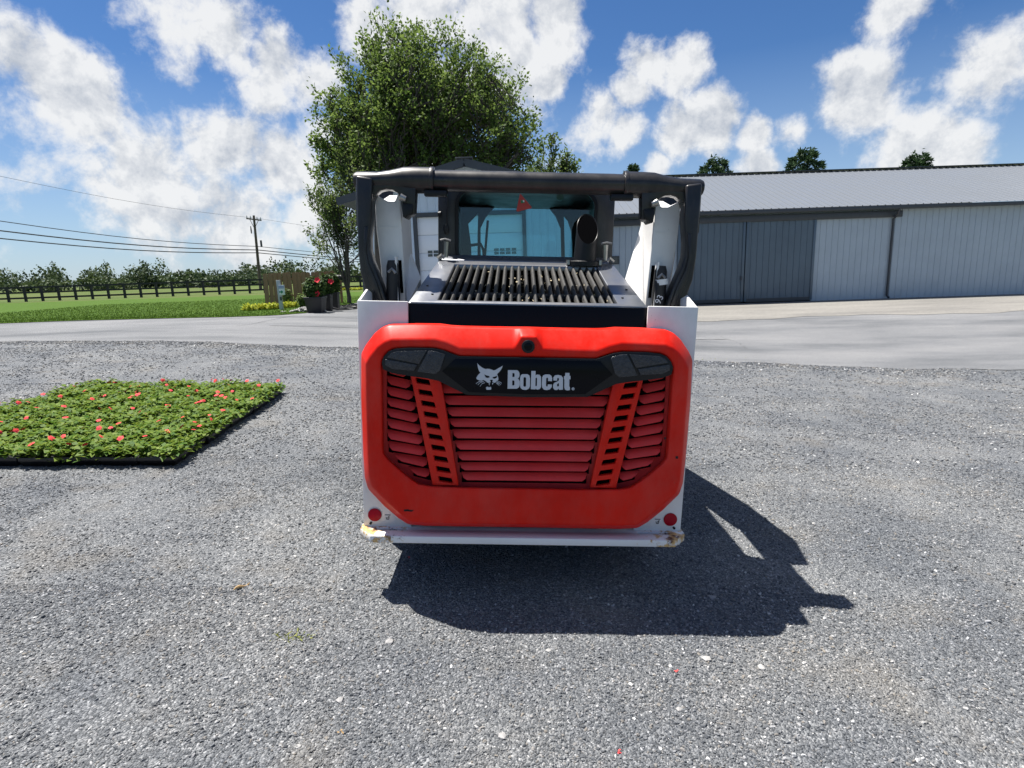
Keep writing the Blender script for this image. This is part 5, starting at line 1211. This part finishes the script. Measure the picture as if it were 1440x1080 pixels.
# ------------------------------------------------------------------ utility pole and wires
def utility():
    Y = 75.0; b = at(366, 402, Y); z0 = hgt(b.x, Y); t = at(356.8, 303, Y); xb, xt = b.x, t.x
    r = empty('utility_pole', Vector((xb, Y, z0))); o = Vector(r.location)
    MB().tube([(xb, Y, z0 - .3), (xt, Y, t.z)], [.20, .13], 10).build('pole', M['pole'], r, o, smooth=True)
    a, c = at(347.5, 307.5, Y), at(368.5, 310, Y)
    ca = MB().bar(a + Vector((0, -.2, 0)), c + Vector((0, -.2, 0)), .12, .16).build('crossarm', M['pole'], r, o)
    for k in (.04, .28, .72, .96):
        p = a.lerp(c, k) + Vector((0, -.2, .05)); MB().tube([p, p + Vector((0, 0, .15)), p + Vector((0, 0, .32))], [.05, .07, .03], 8).build('insulator', M['postgrey'], ca, o, smooth=True)
    for s, q in ((1, a.lerp(c, .2)), (-1, a.lerp(c, .8))): MB().bar(q + Vector((0, -.15, 0)), Vector((xt + (xb - xt)*.12, Y - .15, t.z - 1.6)), .05, .05).build('brace', M['pole'], r, o)
    q = at(352.5, 318, Y); MB().tube([q, q + Vector((0, 0, -.5)), q + Vector((0, 0, -.9))], [.05, .09, .06], 8).build('cutout_switch', M['trim'], r, o, smooth=True)
    q = at(366.8, 338, Y); MB().tube([q, q + Vector((0, 0, -.8))], [.13, .13], 8).build('cable_box', M['trim'], r, o, smooth=True)
    tag(r, 'leaning wooden utility pole with crossarm beyond the lawn', 'utility pole')
    def wire(y0, y1, yr, rad, lab, py_at_pole=None):
        P0 = at(-60, y0, 48); P1 = at(362, y1, Y - .25); P2 = at(640, yr, 118)
        pts = [P0.lerp(P1, k/10) - Vector((0, 0, .5*math.sin(math.pi*k/10))) for k in range(10)] + [P1.lerp(P2, k/8) - Vector((0, 0, .4*math.sin(math.pi*k/8))) for k in range(9)]
        tag(MB().tube(pts, rad, 5, caps=False).build('overhead_wire', M['wire'], smooth=True), lab, 'wire', 'wires strung past the utility pole')
    wire(302, 346.5, 366, .035, 'thin black overhead cable, topmost of the low bundle on the pole')
    wire(317, 351.5, 371, .055, 'thick black overhead cable in the middle of the low bundle')
    wire(329, 355.5, 373, .05, 'black overhead cable, lowest of the bundle on the pole')
    wire(235, 307, 341, .014, 'hair-thin power line strung from the top crossarm')
utility()
# lawn blades in front: one mass
n = 42000; x = rng.uniform(-24, XL, n); u = rng.random(n)**1.6; yl = np.array([lawn_front(a) for a in x]); y = yl + .02 + u*16; z = np.array([hgt(a, b) for a, b in zip(x, y)]) + .03
dv = rvec(n)*np.array([.5, .5, .1]) + np.array([0, 0, 1]); l = rng.uniform(.035, .085, n)
g = link('lawn_grass', leafmesh('lawn_grass', np.stack([x, y, z], 1), rvec(n)*np.array([1, 1, .3]), dv, l, .014 + .0*l, np.clip(rng.normal(.45, .25, n), 0, 1)), M['grass']); tag(g, 'short mown grass of the lawn beyond the drive', 'grass', kind='stuff')
# ------------------------------------------------------------------ loose bits on the gravel
def rock(px, py, wpx, label, m='rock', seed=0, hh=.45, asp=.7):
    b = gp(px, py); s = wpx*(b - CAM).length/F_/2; rr = random.Random(seed); bm = bmesh.new(); bmesh.ops.create_icosphere(bm, subdivisions=1, radius=1)
    for v in bm.verts: v.co *= rr.uniform(.75, 1.2); v.co.x *= s; v.co.y *= s*asp*1.3; v.co.z *= s*hh
    me = bpy.data.meshes.new('loose_stone'); bm.to_mesh(me); bm.free()
    o = link('loose_stone', me, M[m]); o.location = b + Vector((0, 0, s*hh*.45 + .004)); o.rotation_euler = (0, .05, rr.uniform(0, 3)); tag(o, label, 'stone', 'larger loose stones on the gravel')
for i, (px, py, w, lab, m) in enumerate((
  (1001, 842, 11, 'flat grey stone lying inside the loader shadow', 'rock'), (993, 929, 13, 'pale angular stone on open gravel in front of the loader shadow', 'rockwhite'), (1071, 941, 11, 'small flat pale stone on open gravel right of the angular one', 'rockwhite'),
  (771, 917, 9, 'small pale chip lying just clear of the loader shadow', 'rockwhite'), (707, 1038, 15, 'smooth pale oblong pebble on the near gravel', 'rock'), (856, 877, 8, 'pebble on the very edge of the loader shadow', 'rock'),
  (478, 987, 12, 'grey wedge-shaped stone on the dark gravel patch', 'rock'), (548, 905, 14, 'low pinkish stone beside the shadow of the left arm', 'rock'), (1008, 762, 7, 'pale pebble in the shadow beside the bumper end', 'rockwhite'),
  (955, 1000, 9, 'dull round pebble on the near gravel', 'rock'), (420, 1052, 9, 'white pebble on the near gravel', 'rockwhite'))): rock(px, py, w, lab, m, i + 3)
def stick():
    a, b = gp(329, 833), gp(352, 823); P = [a.lerp(b, k/6) + Vector((0, 0, .012 + .008*math.sin(k*1.1))) for k in range(7)]
    tag(MB().tube(P, [.003, .006, .008, .008, .007, .005, .002], 6).build('dry_twig', M['twig'], smooth=True), 'dry tan twig lying on the gravel', 'twig')
stick()
def weed(px, py, lab, n=60, r=.05):
    b = gp(px, py); d = rvec(n)*np.array([1, .6, .3]) + np.array([0, 0, .25])
    o = link('weed_tuft', leafmesh('weed_tuft', np.stack([rng.normal(0, r, n), rng.normal(0, r*.35, n), rng.uniform(.004, .012, n)], 1), rvec(n) + np.array([0, 0, 1.]), d, rng.uniform(.012, .035, n), .006, rng.random(n)), M['weed']); o.location = b; tag(o, lab, 'weed')
weed(409, 898, 'sparse yellow-green weed tuft flat on the gravel'); weed(975, 507, 'dry weeds along the crack between gravel and asphalt', 90, .35)
for px, py, lab in ((576, 786, 'orange fallen petal beside the bumper shadow'), (480, 1032, 'tan fallen leaf on the near gravel'), (870, 1059, 'pink fallen petal on the near gravel'), (951, 947, 'pink petal fragment beside the angular stone')):
    b = gp(px, py); n = 4; o = link('fallen_petal', leafmesh('fallen_petal', rng.normal(0, .004, (n, 3))*np.array([1, 1, .1]) + np.array([0, 0, .012]), rvec(n)*.4 + np.array([0, 0, 1.]), rvec(n), .010, .007, rng.random(n)), M['petal_coral'] if 'tan' not in lab else M['twig']); o.location = b; tag(o, lab, 'petal' if 'petal' in lab else 'leaf')
